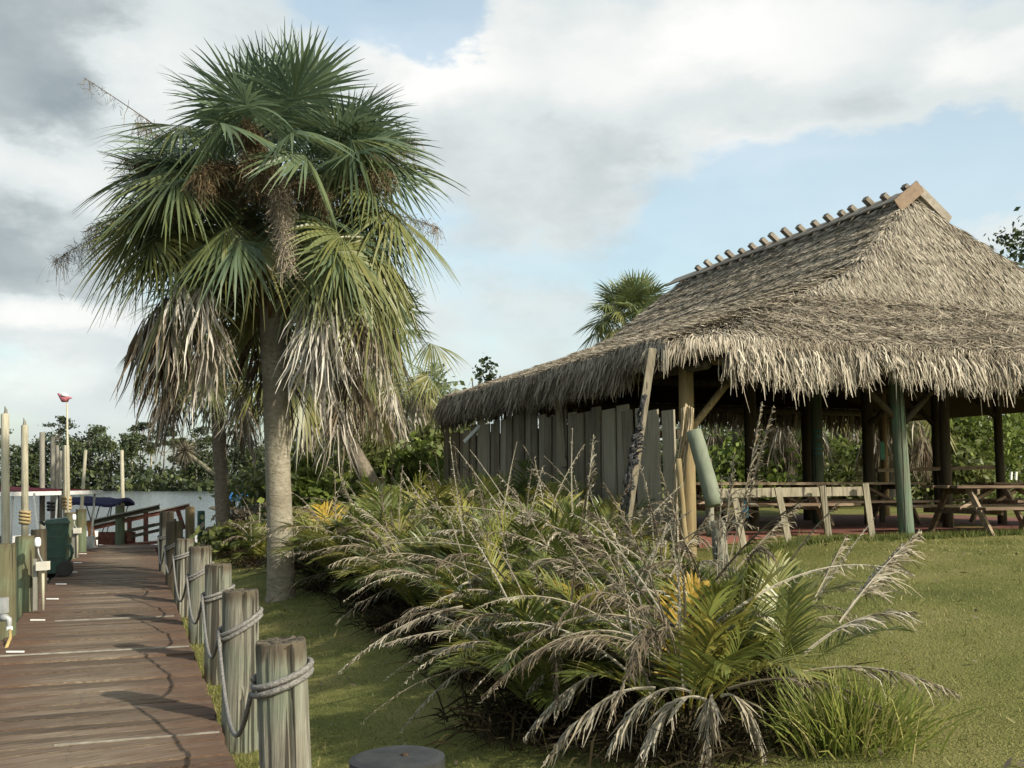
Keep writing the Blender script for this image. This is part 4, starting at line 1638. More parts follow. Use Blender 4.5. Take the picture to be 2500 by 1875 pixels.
# ------------------------------------------------------------------ palms
def fan_frond(rng, base, az, el, pet, L, nb=44, droop=.35, dead=0.0, tint=.4, pdroop=.12, roll=0.0, spread=2.35, hwk=1.0, fold=None, dip=0.0):
    """costapalmate leaf: petiole, then blades fanned about it. returns Acc"""
    a = Acc()
    h = np.array([math.cos(az), math.sin(az), 0.0])
    zz = np.array([0, 0, 1.0])
    d0 = math.cos(el) * h + math.sin(el) * zz
    t = np.linspace(0, 1, 7)
    base = np.asarray(base, dtype=float)
    pts = base + d0 * pet * t[:, None] - zz * (pdroop * pet * t[:, None] ** 2)
    P = pts[-1]
    T = nrm(d0 - (2 * pdroop + dip) * zz)
    S_ = np.array([-math.sin(az), math.cos(az), 0.0])
    S_ = S_ * math.cos(roll) + np.cross(T, S_) * math.sin(roll)
    Nn = np.cross(S_, T)
    if Nn[2] < 0 and not dead: Nn = -Nn
    # petiole: two crossed ribbons
    w = np.linspace(.022, .012, 7)[:, None]
    a.ribbons(pts[None], (S_ * w)[None], tint * .8 + .1)
    a.ribbons(pts[None], (Nn * w * .6)[None], tint * .8 + .1)
    n = nb
    th = np.linspace(-spread, spread, n) + rng.normal(0, .02, n)
    dth = 2 * spread / n
    Li = L * (.62 + .38 * np.cos(th / 2.1)) * rng.uniform(.92, 1.06, n)
    fold = .28 + .2 * rng.random() if fold is None else fold
    di = np.cos(th)[:, None] * T + np.sin(th)[:, None] * S_ + (np.abs(np.sin(th)) * fold)[:, None] * Nn
    di = nrm(di)
    cost = np.clip(1 - np.abs(th) / spread, 0, 1) * .22 * L
    st = P + T * cost[:, None] - zz * (cost[:, None] ** 2 * .35)
    s = np.array([0, .18, .38, .58, .8, 1.0])
    dr = droop * rng.uniform(.55, 1.5, n)
    C = st[:, None, :] + di[:, None, :] * (Li[:, None] * s)[:, :, None]
    pw = 2.3 if not dead else 1.5
    C[:, :, 2] -= (dr * Li)[:, None] * s ** pw
    if dead:
        # collapsed: blades pulled in and hanging, curled and wavy
        pull = dead
        tgt = P + T * .12 * L
        tgt = tgt + T * (rng.uniform(-.1, .25, n) * L)[:, None] + S_ * (rng.normal(0, .07, n) * L)[:, None]
        hang = tgt[:, None, :] + (di * np.array([1, 1, .2]))[:, None, :] * (Li * rng.uniform(.15, .6, n))[:, None, None] * (s ** .8)[None, :, None]
        hang = hang - zz * (Li[:, None] * s * rng.uniform(.8, 1.15, n)[:, None])[:, :, None]
        C = C * (1 - pull) + hang * pull
        ph = rng.uniform(0, 6.3, n)
        amp = .05 * L
        C += S_ * (np.sin(s[None, :] * 7 + ph[:, None]) * amp * s)[:, :, None]
        C += h * (np.cos(s[None, :] * 6 + ph[:, None] * 1.3) * amp * s)[:, :, None]
    width = Li[:, None] * dth * .5 * np.minimum(s, .42)[None, :] * 1.08
    tap = np.clip((1 - s) / .58, 0.04, 1)[None, :]
    width = np.maximum(width * tap, .002) * hwk
    tang = nrm(np.gradient(C, axis=1))
    if dead:
        rv = nrm(rng.normal(0, 1, (n, 1, 3)))
        Hd = nrm(np.cross(tang, rv))
    else:
        Hd = nrm(np.cross(tang, np.broadcast_to(Nn, tang.shape) + rng.normal(0, .25, (n, 1, 3))))
    a.ribbons(C, Hd * width[:, :, None], np.clip(tint + rng.normal(0, .09 if not dead else .16, n), 0, 1))
    return a


def flower_stalk(rng, base, az, el, L, ntw=240, droop=.5, tint=.5, spreadr=.42):
    a = Acc()
    h = np.array([math.cos(az), math.sin(az), 0.0])
    zz = np.array([0, 0, 1.0])
    d0 = math.cos(el) * h + math.sin(el) * zz
    t = np.linspace(0, 1, 12)
    pts = np.asarray(base) + d0 * L * t[:, None] - zz * (droop * L * t[:, None] ** 2.2)
    S_ = np.array([-math.sin(az), math.cos(az), 0.0])
    w = np.linspace(.014, .004, 12)[:, None]
    a.ribbons(pts[None], (S_ * w)[None], tint)
    a.ribbons(pts[None], (np.cross(S_, d0) * w)[None], tint)
    u = rng.uniform(.38, 1, ntw)
    i0 = np.clip((u * 11).astype(int), 0, 10)
    f = (u * 11 - i0)[:, None]
    p0 = pts[i0] * (1 - f) + pts[i0 + 1] * f
    dirs = rng.normal(0, 1, (ntw, 3))
    dirs = nrm(dirs) * spreadr * rng.uniform(.3, 1, (ntw, 1)) * (1.15 - .6 * u[:, None])
    s = np.linspace(0, 1, 4)
    C = p0[:, None, :] + dirs[:, None, :] * s[None, :, None] - zz * (.24 * s ** 2)[None, :, None] * rng.uniform(.4, 1.4, (ntw, 1, 1))
    C += rng.normal(0, .012, C.shape)
    Hd = nrm(rng.normal(0, 1, (ntw, 1, 3)))
    a.ribbons(C, Hd * (np.array([.0046, .004, .0034, .0024])[None, :, None]), np.clip(tint + rng.normal(0, .15, ntw), 0, 1))
    # second order twigs
    m = ntw * 2
    j = rng.integers(0, ntw, m)
    q0 = C[j, rng.integers(1, 4, m)]
    dd = nrm(rng.normal(0, 1, (m, 3))) * rng.uniform(.04, .13, (m, 1))
    C2 = q0[:, None, :] + dd[:, None, :] * np.array([0, 1.0])[None, :, None]
    Hd = nrm(rng.normal(0, 1, (m, 1, 3)))
    a.ribbons(C2, np.broadcast_to(Hd * .0034, C2.shape), np.clip(tint + rng.normal(0, .15, m), 0, 1))
    return a


def palm_trunk(t, pts, rads, mat, bootmat=None, n=18, seed=0):
    rg = random.Random(seed)
    pts = [Vector(p) for p in pts]
    # resample with rings
    P, Rr = [], []
    m = 46
    for i in range(m + 1):
        u = i / m * (len(pts) - 1)
        k = min(int(u), len(pts) - 2)
        f = u - k
        P.append(pts[k].lerp(pts[k + 1], f))
        Rr.append((rads[k] * (1 - f) + rads[k + 1] * f) * (1 + .018 * math.sin(i * 2.4) + rg.uniform(-.012, .012)))
    mb = MB().tube(P, Rr, n, jit=.02, rng=rg)
    mb.build('trunk', mat, t, smooth=True)


def palm(loc, label, trunk_pts, rads, ctr, scale, ng, nd, seed, mats=('frond', 'dead_frond'), nstalk=0, nb=40, tintr=(.25, .8), group=None, mat='trunk', low_el=-38, dead_span=None, name='cabbage_palm', front_clear=False, dtint=(.3, .85)):
    rng = np.random.default_rng(seed)
    t = empty(name, loc, label, 'palm', group)
    palm_trunk(t, trunk_pts, rads, M[mat], seed=seed)
    ctr = np.asarray(ctr, dtype=float)
    ga = 2.39996
    for i in range(ng):
        u = (i + .5) / ng
        az = i * ga + rng.uniform(-.25, .25) + seed
        el = R(84 - (84 - low_el) * u ** .85 + rng.uniform(-7, 7))
        b = ctr + np.array([0, 0, (.35 - .55 * u) * scale])
        pet = scale * (.80 + .62 * min(1, u * 2.2)) * (rng.uniform(.72, 1.12)) * .95
        L = scale * rng.uniform(.80, 1.0)
        tint = tintr[0] + (tintr[1] - tintr[0]) * u ** 1.2 + rng.uniform(-.1, .1)
        if front_clear and math.sin(az) < -.55 and el < R(12) and rng.random() < .6: continue
        if front_clear and math.sin(az) < -.55 and el < 0: pet *= .75
        fr = fan_frond(rng, b, az, el, pet, L, nb, droop=.08 + .30 * u + rng.uniform(-.05, .1), tint=tint, pdroop=.05 + .12 * u, roll=rng.uniform(-.7, .7), spread=rng.uniform(2.1, 2.6),
                       fold=.25 - .95 * min(1, u * 2.0) + rng.uniform(-.15, .15), dip=.1 + .75 * u * rng.uniform(.4, 1.2))
        fr.build('frond', M[mats[0]], t)
    for i in range(nd):
        az = i * ga * 1.03 + rng.uniform(-.4, .4) + seed * 2
        if dead_span: az = rng.uniform(*dead_span[i % len(dead_span)])
        el = R(rng.uniform(-48, -8))
        b = ctr + np.array([0, 0, -scale * rng.uniform(.2, .75)])
        fr = fan_frond(rng, b, az, el, scale * rng.uniform(.65, 1.15), scale * rng.uniform(.85, 1.25), int(nb * .8), droop=.9, dead=rng.uniform(.72, .98), tint=rng.uniform(*dtint), pdroop=.28, spread=2.0, hwk=.62)
        fr.build('dead_frond', M[mats[1]], t)
    return t, rng


def main_palm():
    base = ground_at(686, 1462)
    Y = base.y
    C = at(668, 545, Y)
    pts = [base - Vector((0, 0, .15)), base + Vector((0, 0, .12)), at(684, 1300, Y), at(677, 1100, Y), at(673, 900, Y), at(672, 800, Y), at(670, 690, Y), at(668, 560, Y)]
    k = Y / F
    rads = [x * k for x in (39, 34.5, 31, 30, 34, 37, 36, 22)]
    t, rng = palm(base, 'big cabbage palm with full crown and hanging dead fronds beside the dock', pts, rads, C + Vector((0, 0, .3)), 1.24, 66, 0, 3, nb=42, tintr=(.1, .85), mat='trunk', low_el=-34, front_clear=True)
    t.name = 'cabbage_palm'
    C = np.array(C)
    # old brown boots under the crown
    mb = MB()
    rg = random.Random(2)
    for i in range(34):
        a = i * 2.4
        z = at(670, 800 - i * 5.5, Y).z
        c = Vector((at(670, 700, Y).x, Y, z))
        o = Vector((math.cos(a), math.sin(a), 0))
        r0 = 33 * k
        mb.bar(c + o * (r0 - .02), c + o * (r0 + .05 + rg.uniform(0, .12)) + Vector((0, 0, .22 + rg.uniform(0, .15))), .09, .03, up=o)
    mb.build('leaf_boots', M['boots'], t)
    # dead fronds: chosen hanging spots (az in view: 0 = right, pi = left, -pi/2 = towards camera)
    spots = []
    # hanging clusters: (az0, az1, n, el0, el1, pet0, pet1, tint0, tint1)
    for (a0, a1, n, e0, e1, p0, p1, t0_, t1_) in [(-2.75, -2.3, 6, -32, -12, .8, 1.2, .6, .95), (-2.45, -2.25, 2, -50, -40, .9, 1.1, .6, .8), (2.5, 3.7, 11, -35, 0, 1.0, 1.55, .05, .4), (-2.95, -2.6, 4, -40, -10, 1.1, 1.45, .15, .5),
                                                  (-.9, -.4, 7, -30, -8, .85, 1.25, .7, 1.0), (-.75, -.25, 5, -50, -34, .85, 1.2, .65, .95), (-.5, .15, 7, -38, -4, 1.2, 1.6, .3, .75), (.3, 2.3, 7, -35, -10, .9, 1.3, .1, .4)]:
        for i in range(n):
            spots.append((rng.uniform(a0, a1), rng.uniform(e0, e1), rng.uniform(p0, p1), rng.uniform(.8, 1.3), rng.uniform(t0_, t1_)))
    for (az, el, pet, L, tn) in spots:
        b = C + np.array([0, 0, -.75 + .55 * rng.random()])
        fr = fan_frond(rng, b, az, R(el), pet * 1.12, L * rng.uniform(.6, .92), int(rng.integers(18, 34)), droop=.9, dead=rng.uniform(.55, .93), tint=tn, pdroop=.32, spread=2.0, hwk=rng.uniform(.55, .95))
        fr.build('dead_frond', M['dead_frond'], t)
    for i in range(22):
        az = (0 if i % 2 else math.pi) + rng.uniform(-.8, .8)
        u = rng.uniform(.45, .95)
        el = R(rng.uniform(-22, 26))
        b = C + np.array([0, 0, rng.uniform(-.35, .3)])
        fr = fan_frond(rng, b, az, el, rng.uniform(1.25, 1.75), rng.uniform(.9, 1.12), 42, droop=.2 + .15 * u, tint=.15 + .6 * u + rng.uniform(-.1, .1), pdroop=.1 + .1 * u, roll=rng.uniform(-.8, .8), spread=rng.uniform(2.1, 2.6), fold=rng.uniform(-.7, -.2), dip=rng.uniform(.3, .8))
        fr.build('frond', M['frond'], t)
    for i in range(16):
        az = (0 if i % 2 else math.pi) + rng.uniform(-.7, .7)
        b = C + np.array([0, 0, rng.uniform(-.1, .4)])
        fr = fan_frond(rng, b, az, R(rng.uniform(22, 58)), rng.uniform(1.35, 1.75), rng.uniform(.85, 1.05), 40, droop=rng.uniform(.08, .25), tint=rng.uniform(.08, .4), pdroop=.08, roll=rng.uniform(-1.1, 1.1), spread=rng.uniform(2.1, 2.6), fold=rng.uniform(-.35, .25), dip=rng.uniform(0, .4))
        fr.build('frond', M['frond'], t)
    for i in range(26):
        az = rng.uniform(-math.pi, math.pi)
        if math.sin(az) < -.6 and i % 2: az += math.pi
        u = rng.uniform(.1, .9)
        b = C + np.array([0, 0, rng.uniform(-.3, .3)])
        fr = fan_frond(rng, b, az, R(rng.uniform(-18, 62)), rng.uniform(.55, 1.15), rng.uniform(.8, 1.0), 36, droop=.2 + .15 * u, tint=rng.uniform(.1, .75), pdroop=.1, roll=rng.uniform(-.9, .9), spread=rng.uniform(2.0, 2.5), fold=rng.uniform(-.6, .1), dip=rng.uniform(.2, .8))
        fr.build('frond', M['frond'], t)
    # flower stalks: arching stems that end in brown feathery masses
    Yc = float(C[1])
    for (p0, p1, Yo, dr, tn, n, sr) in [((640, 560), (300, 390), -.3, .30, .35, 420, .42), ((640, 560), (215, 560), .2, .40, .45, 420, .42), ((640, 560), (130, 640), .5, .45, .6, 420, .45), ((640, 560), (330, 300), .6, .2, .4, 260, .4),
                                        ((690, 560), (1010, 340), .1, .28, .5, 460, .45), ((690, 560), (960, 420), -.5, .35, .45, 380, .42), ((690, 560), (1075, 560), .3, .4, .5, 260, .38),
                                        ((660, 500), (610, 400), -1.6, .75, .35, 900, .46), ((660, 500), (480, 430), -1.6, .7, .35, 820, .46), ((660, 500), (430, 480), -1.3, .8, .45, 700, .42), ((660, 480), (700, 640), -1.7, 1.1, .9, 900, .36), ((660, 480), (700, 560), -1.3, .9, .75, 520, .30),
                                        ((660, 480), (600, 300), -1.3, .4, .3, 700, .44), ((660, 500), (800, 480), -1.0, .7, .3, 420, .4), ((640, 500), (205, 190), .4, .05, .3, 70, .15)]:
        b0 = np.array(at(p0[0], p0[1], Yc + Yo * .15))
        e0 = np.array(at(p1[0], p1[1], Yc + Yo))
        v = e0 - b0
        hx = math.hypot(v[0], v[1])
        L0 = math.sqrt(hx ** 2 + v[2] ** 2)
        dz = v[2] + dr * L0
        L1 = math.hypot(hx, dz)
        flower_stalk(rng, b0, math.atan2(v[1], v[0]), math.atan2(dz, hx), L1, n, dr * L0 / L1, tn, sr).build('flower_stalk', M['stalk'], t)


main_palm()


def back_palms():
    G = 'cabbage palms behind the big palm'
    # trunk left of the big palm
    def tk(px0, py0, px1, py1, Y, bend=0):
        a, b = at(px0, py0, Y), at(px1, py1, Y)
        m = a.lerp(b, .5)
        m.x += bend
        return [a - Vector((0, 0, .3)), a, m, b]
    Y = 25.0
    k = Y / F
    p = tk(548, 1335, 522, 800, Y)
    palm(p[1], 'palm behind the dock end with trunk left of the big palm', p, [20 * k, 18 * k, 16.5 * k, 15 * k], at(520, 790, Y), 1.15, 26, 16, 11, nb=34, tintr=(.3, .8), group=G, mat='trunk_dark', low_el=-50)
    Y = 22.5
    k = Y / F
    a = ground_at(930, 1230)
    pts = [at(935, 1260, Y), at(905, 1180, Y), at(850, 1075, Y), at(825, 960, Y), at(805, 800, Y)]
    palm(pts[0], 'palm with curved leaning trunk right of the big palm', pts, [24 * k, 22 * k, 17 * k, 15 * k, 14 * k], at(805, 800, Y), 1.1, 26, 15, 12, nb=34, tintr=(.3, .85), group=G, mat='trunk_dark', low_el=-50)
    Y = 25.5
    k = Y / F
    p = tk(735, 1240, 770, 800, Y, .1)
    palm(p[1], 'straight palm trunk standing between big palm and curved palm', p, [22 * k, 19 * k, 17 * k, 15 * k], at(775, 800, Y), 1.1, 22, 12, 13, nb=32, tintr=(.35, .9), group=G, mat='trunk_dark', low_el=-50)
    Y = 27
    k = Y / F
    p = tk(960, 1200, 935, 840, Y)
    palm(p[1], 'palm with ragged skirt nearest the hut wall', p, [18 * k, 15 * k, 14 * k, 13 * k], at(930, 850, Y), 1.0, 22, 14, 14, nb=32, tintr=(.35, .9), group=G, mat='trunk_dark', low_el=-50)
    Y = 33
    k = Y / F
    p = tk(1050, 1200, 1060, 955, Y)
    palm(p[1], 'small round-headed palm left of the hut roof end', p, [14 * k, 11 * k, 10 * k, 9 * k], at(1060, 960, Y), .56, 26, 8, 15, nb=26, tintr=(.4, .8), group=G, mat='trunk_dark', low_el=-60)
    Y = 34
    k = Y / F
    p = tk(1530, 1180, 1530, 790, Y)
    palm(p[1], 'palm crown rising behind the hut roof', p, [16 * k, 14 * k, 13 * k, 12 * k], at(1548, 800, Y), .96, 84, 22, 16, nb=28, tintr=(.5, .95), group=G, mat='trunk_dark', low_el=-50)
    # palms with dead skirts beyond the hut
    for i, (px, Y, cy, nd) in enumerate([(1930, 33, 955, 20), (2190, 31, 955, 24), (2065, 37, 950, 16), (2330, 36, 955, 16), (1800, 36, 960, 14)]):
        k = Y / F
        p = tk(px, 1190, px + 4, cy, Y)
        palm(p[1], ['palm with tan dead skirt seen through the middle of the hut', 'palm with pale dead skirt behind the green hut post', 'palm standing between the two skirted palms beyond the hut', 'palm with hanging skirt beyond the right posts of the hut', 'palm with dead skirt beyond the left end of the hut'][i], p,
             [22 * k, 18 * k, 16 * k, 15 * k], at(px + 4, cy, Y), .95, 16, nd, 30 + i, nb=26, tintr=(.4, .9), dtint=(.1, .55), group='skirted palms beyond the hut', mat='trunk_dark', low_el=-40)


back_palms()


# ------------------------------------------------------------------ leafy trees and shrubs
def leaf_cloud(acc, rng, ctr, rad, n, size, tint, nclump=20, tight=.35, flat=1.0):
    ctr = np.asarray(ctr, float)
    rad = np.asarray(rad, float)
    cl = nrm(rng.normal(0, 1, (nclump, 3))) * rng.uniform(.35, 1.0, (nclump, 1)) ** .6
    ct = rng.normal(0, .13, nclump)
    j = rng.integers(0, nclump, n)
    p = cl[j] + rng.normal(0, tight, (n, 3)) * np.array([1, 1, flat])
    P = ctr + p * rad
    s = size * rng.uniform(.5, 1.3, (n, 1))
    u = nrm(rng.normal(0, 1, (n, 3)))
    v = nrm(np.cross(u, rng.normal(0, 1, (n, 3)))) * .55
    V = np.stack([P - u * s, P + v * s, P + u * s, P - v * s], 1)
    Fq = np.arange(n * 4).reshape(n, 4)
    acc.add(V, Fq, np.repeat(np.clip(tint + ct[j] + rng.normal(0, .14, n), 0, 1), 4))


def tree(name, label, base, h, crown, n, size, tint, mat, seed, group=None, trunk_r=.15, trunk_mat='bark', nclump=20, limbs=4, cat='tree'):
    """crown: list of (dx,dy,z,rx,ry,rz)"""
    rng = np.random.default_rng(seed)
    rg = random.Random(seed)
    base = Vector(base)
    t = empty(name, base, label, cat, group)
    top = base + Vector((rg.uniform(-.04, .04) * h, 0, h * .92))
    mb = MB().tube([base - Vector((0, 0, .3)), base.lerp(top, .5) + Vector((rg.uniform(-.03, .03) * h, 0, 0)), top], [trunk_r, trunk_r * .7, trunk_r * .25], 7)
    for (dx, dy, z, rx, ry, rz) in crown:
        mb.tube([base + Vector((0, 0, max(.2, z - rz) * .8)), base + Vector((dx * .5, dy * .5, z * .9)), base + Vector((dx, dy, z))], [trunk_r * .5, trunk_r * .3, trunk_r * .1], 5)
    mb.build('trunk', M[trunk_mat], t)
    a = Acc()
    tot = sum(c[3] * c[5] for c in crown)
    for (dx, dy, z, rx, ry, rz) in crown:
        leaf_cloud(a, rng, base + Vector((dx, dy, z)), (rx, ry, rz), max(30, int(n * rx * rz / tot)), size, tint + rng.uniform(-.08, .08), nclump)
    a.build('crown', M[mat], t)
    return t


def far_trees():
    rg = random.Random(77)
    GB = 'trees on the far river bank'
    # the wooded strip that reads as one mass
    rng = np.random.default_rng(7)
    a = Acc()
    n = 26000
    x = rng.uniform(-330, 260, n)
    hh = 8.0 + 2.5 * np.sin(x * .09) + 1.5 * np.sin(x * .31 + 1)
    y = 300 - 2 + rng.uniform(0, 1, n) ** 1.6 * 30 + 6 * np.sin(x * .03)
    z = WATER + .1 + rng.random(n) ** .9 * hh * (.55 + .45 * np.clip((y - 298) / 20, 0, 1))
    P = np.stack([x, y, z], -1)
    # clump
    P += nrm(rng.normal(0, 1, (n, 3))) * .6
    s = rng.uniform(.45, 1.1, (n, 1))
    u = nrm(rng.normal(0, 1, (n, 3)))
    v = nrm(np.cross(u, rng.normal(0, 1, (n, 3)))) * .7
    V = np.stack([P - u * s, P + v * s, P + u * s, P - v * s], 1)
    cl = .5 + .35 * np.sin(x * .21) * np.sin(z * .9 + x * .05)
    a.add(V, np.arange(n * 4).reshape(n, 4), np.repeat(np.clip(cl + rng.normal(0, .15, n), 0, 1), 4))
    tag(a.build('far_bank_thicket', M['leaf_a']), kind='stuff')
    # individual trees by photo column (view px), height in photo px above the bank
    spec = [(-60, 130, 'b'), (-20, 150, 'p'), (32, 120, 'b'), (70, 110, 'b'), (100, 140, 'b'), (135, 178, 'p'), (165, 125, 'c'), (190, 130, 'b'), (215, 155, 'b'), (240, 150, 'p'), (268, 120, 'c'),
            (300, 145, 'b'), (318, 140, 'p'), (345, 158, 'p'), (318, 105, 'c'), (365, 110, 'c'), (395, 160, 'p'), (420, 128, 'c'), (440, 130, 'c'), (460, 100, 'b'), (480, 148, 'p'), (505, 130, 'b'), (530, 95, 'b'),
            (575, 155, 'p'), (600, 130, 'b'), (630, 120, 'b'), (670, 140, 'p'), (720, 120, 'b'), (780, 130, 'b'), (850, 120, 'p'), (920, 115, 'b'), (1000, 125, 'b'), (1080, 110, 'p')]
    labs = {'p': 'thin tall pine with tufted flat top on the far river bank', 'b': 'dark round leafy tree on the far river bank', 'c': 'cabbage palm with pale trunk on the far river bank'}
    labs0, cnt = labs, {}
    spec.sort()
    for i, (px, hpx, kd) in enumerate(spec):
        cnt[kd] = cnt.get(kd, 0) + (1 if px > -10 else 0)
        labs = {kd: labs0[kd].replace(' on the far', ', %s from the left on the far' % ORD[cnt[kd]] if px > -10 else ' beyond the left edge on the far' if kd == 'p' else ' just outside the left edge on the far')}
        Y = 304 + rg.uniform(0, 14)
        p = at(px, 1197, Y)
        h = hpx * Y / F
        base = (p.x, Y, WATER + .6)
        if kd == 'b':
            cr = [(rg.uniform(-1, 1), 0, h * .5, h * .30, h * .3, h * .28)]
            for q in range(5):
                cr.append((rg.uniform(-.3, .3) * h, rg.uniform(-.2, .2) * h, h * rg.uniform(.55, .9), h * rg.uniform(.10, .17), h * .14, h * rg.uniform(.07, .12)))
            tree('broad_tree', labs[kd], base, h, cr, 1500, .55, .45, 'leaf_a', 100 + i, GB, .3)
        elif kd == 'p':
            cr = []
            for q in range(9):
                z = h * rg.uniform(.62, 1.0)
                ax = rg.uniform(-.22, .22) * h * (1.25 - z / h)* 2
                cr.append((ax, rg.uniform(-1, 1), z, h * rg.uniform(.06, .11), h * .08, h * rg.uniform(.025, .045)))
            tree('pine_tree', labs[kd], base, h, cr, 1100, .42, .3, 'leaf_a', 100 + i, GB, .28, nclump=10)
        else:
            rng2 = np.random.default_rng(400 + i)
            t = empty('cabbage_palm', base, labs[kd], 'palm', GB)
            MB().tube([Vector(base), Vector(base) + Vector((.3, 0, h * .5)), Vector(base) + Vector((0, 0, h * .88))], [.32, .28, .25], 7).build('trunk', M['pale_pole'], t)
            a = Acc()
            c = np.array(base) + np.array([0, 0, h * .9])
            n = 420
            d = nrm(rng2.normal(0, 1, (n, 3)) + np.array([0, 0, .1]))
            L = rng2.uniform(1.2, 2.3, n)
            s = np.array([0, .5, 1])
            C = c + d[:, None, :] * (L[:, None] * s)[:, :, None]
            C[:, :, 2] -= (.4 * L)[:, None] * s ** 2
            Hd = nrm(rng2.normal(0, 1, (n, 1, 3)))
            a.ribbons(C, Hd * np.array([.14, .2, .03])[None, :, None], np.clip(.55 + .25 * -d[:, 2] + rng2.normal(0, .15, n), 0, 1))
            a.build('crown', M['leaf_b'], t)


far_trees()


def mid_vegetation():
    rg = random.Random(9)
    # shrubs behind the palms, left of the hut
    GS = 'shrubs under the palms between dock end and hut'
    sh = [(620, 27, .9, .9, 'leaf_br', 'brown twiggy bush at the foot of the big palm'), (590, 23, .7, .6, 'leaf_b', 'low olive bush left of the big palm trunk'), (700, 29, 1.6, 2.0, 'leaf_b', 'olive shrub right behind the big palm trunk'), (790, 30, 1.5, 2.4, 'leaf_c', 'tall olive shrub between the back palm trunks'),
          (880, 32, 1.6, 2.8, 'leaf_b', 'olive shrub behind the curved palm'), (960, 30, 1.5, 2.4, 'leaf_b', 'shrub with tan stems left of the hut wall'), (1030, 28, 1.3, 2.6, 'leaf_b', 'leafy green shrub against the far end of the board wall'), (1090, 34, 1.5, 3.4, 'leaf_b', 'leafy shrub behind the far end of the hut roof'),
          (775, 23.5, 1.0, 1.9, 'leaf_c', 'bright shrub at the foot of the curved palm'), (880, 25, 1.1, 2.2, 'leaf_b', 'olive shrub between curved palm and skirted palm'), (1010, 25.5, 1.0, 2.1, 'leaf_c', 'bright shrub close to the far end of the board wall'), (740, 40, 2.4, 3.6, 'leaf_b', 'big round bush far behind the palm trunks'), (850, 42, 2.6, 5.4, 'leaf_b', 'big olive bush far behind the palm trunks'), (1000, 44, 2.6, 5.4, 'leaf_b', 'big olive bush left behind the hut')]
    for i, (px, Y, w, h, mt, lab) in enumerate(sh):
        p = at(px, 1178, Y)
        z = max(gz(p.x, p.y), WATER)
        cr = [(0, 0, h * .45, w * .9, w * .8, h * .45)] + [(rg.uniform(-.7, .7) * w, rg.uniform(-.5, .5) * w, h * rg.uniform(.5, .85), w * .4, w * .4, h * .2) for _ in range(5)]
        tree('shrub', lab, (p.x, p.y, z), h * .8, cr, 2600, .075 + .0015 * Y, .5, mt, 200 + i, GS, .05, cat='shrub')
    p = at(1155, 1178, 36)
    z = gz(p.x, p.y)
    h = at(1155, 900, 36).z - z
    tree('sparse_tree', 'thin airy tree top showing above the far end of the hut roof', (p.x, p.y, z), h, [(rg.uniform(-.6, .6), 0, h * q, .35, .35, .3) for q in (.6, .7, .78, .85, .92, 1.0)], 420, .12, .4, 'leaf_a', 250, None, .07, nclump=12)
    # hedge and trees beyond the hut
    GT = 'trees and bushes beyond the hut'
    spec = [(1580, 44, 3.2, 3.6, 'leaf_a'), (1720, 42, 2.8, 3.4, 'leaf_a'), (1830, 34, 2.0, 2.3, 'leaf_c'), (1900, 47, 3.5, 6.0, 'leaf_b'), (1990, 35, 1.8, 2.3, 'leaf_b'), (2060, 36, 1.9, 2.4, 'leaf_c'), (2120, 48, 3.5, 6.2, 'leaf_b'),
            (2260, 34, 1.9, 2.6, 'leaf_b'), (2270, 46, 3.0, 5.6, 'leaf_b'), (2370, 35, 2.2, 3.4, 'leaf_c'), (2420, 46, 3.0, 6.0, 'leaf_b'), (2490, 38, 2.2, 4.2, 'leaf_c'), (2560, 42, 3.0, 5.5, 'leaf_a'), (2700, 44, 3.5, 6.5, 'leaf_b'), (2850, 46, 3.5, 6.5, 'leaf_a')]
    kinds = {'leaf_a': 'dark green bush in the thicket beyond the hut', 'leaf_b': 'olive leafy tree in the thicket beyond the hut', 'leaf_c': 'bright yellow green bush in the thicket beyond the hut'}
    cnt = {}
    for i, (px, Y, w, h, mt) in enumerate(spec):
        cnt[mt] = cnt.get(mt, 0) + 1
        kinds2 = {k: v.replace(' in the', ', %s from the left in the' % ORD[cnt[mt]]) for k, v in kinds.items()}
        p = at(px, 1178, Y)
        z = gz(p.x, p.y)
        cr = [(0, 0, h * .45, w * .9, w * .8, h * .45)] + [(rg.uniform(-.7, .7) * w, rg.uniform(-.5, .5) * w, h * rg.uniform(.3, .9), w * .35, w * .35, h * .16) for _ in range(6)]
        tree('leafy_bush', kinds2[mt], (p.x, p.y, z), h * .8, cr, 4200, .12, .5, mt, 300 + i, GT, .08, cat='bush')
    p = at(2625, 1178, 40)
    z = gz(p.x, p.y)
    tree('tall_tree', 'tall tree crown at the right edge above the hut roof', (p.x, p.y, z), 10.5, [(rg.uniform(-1.6, 1.2), rg.uniform(-1, 1), zz_, 1.0, 1.0, .7) for zz_ in (6.5, 7.5, 8.2, 8.8, 9.4, 9.9, 10.3)], 3000, .14, .45, 'leaf_a', 350, None, .2)


mid_vegetation()


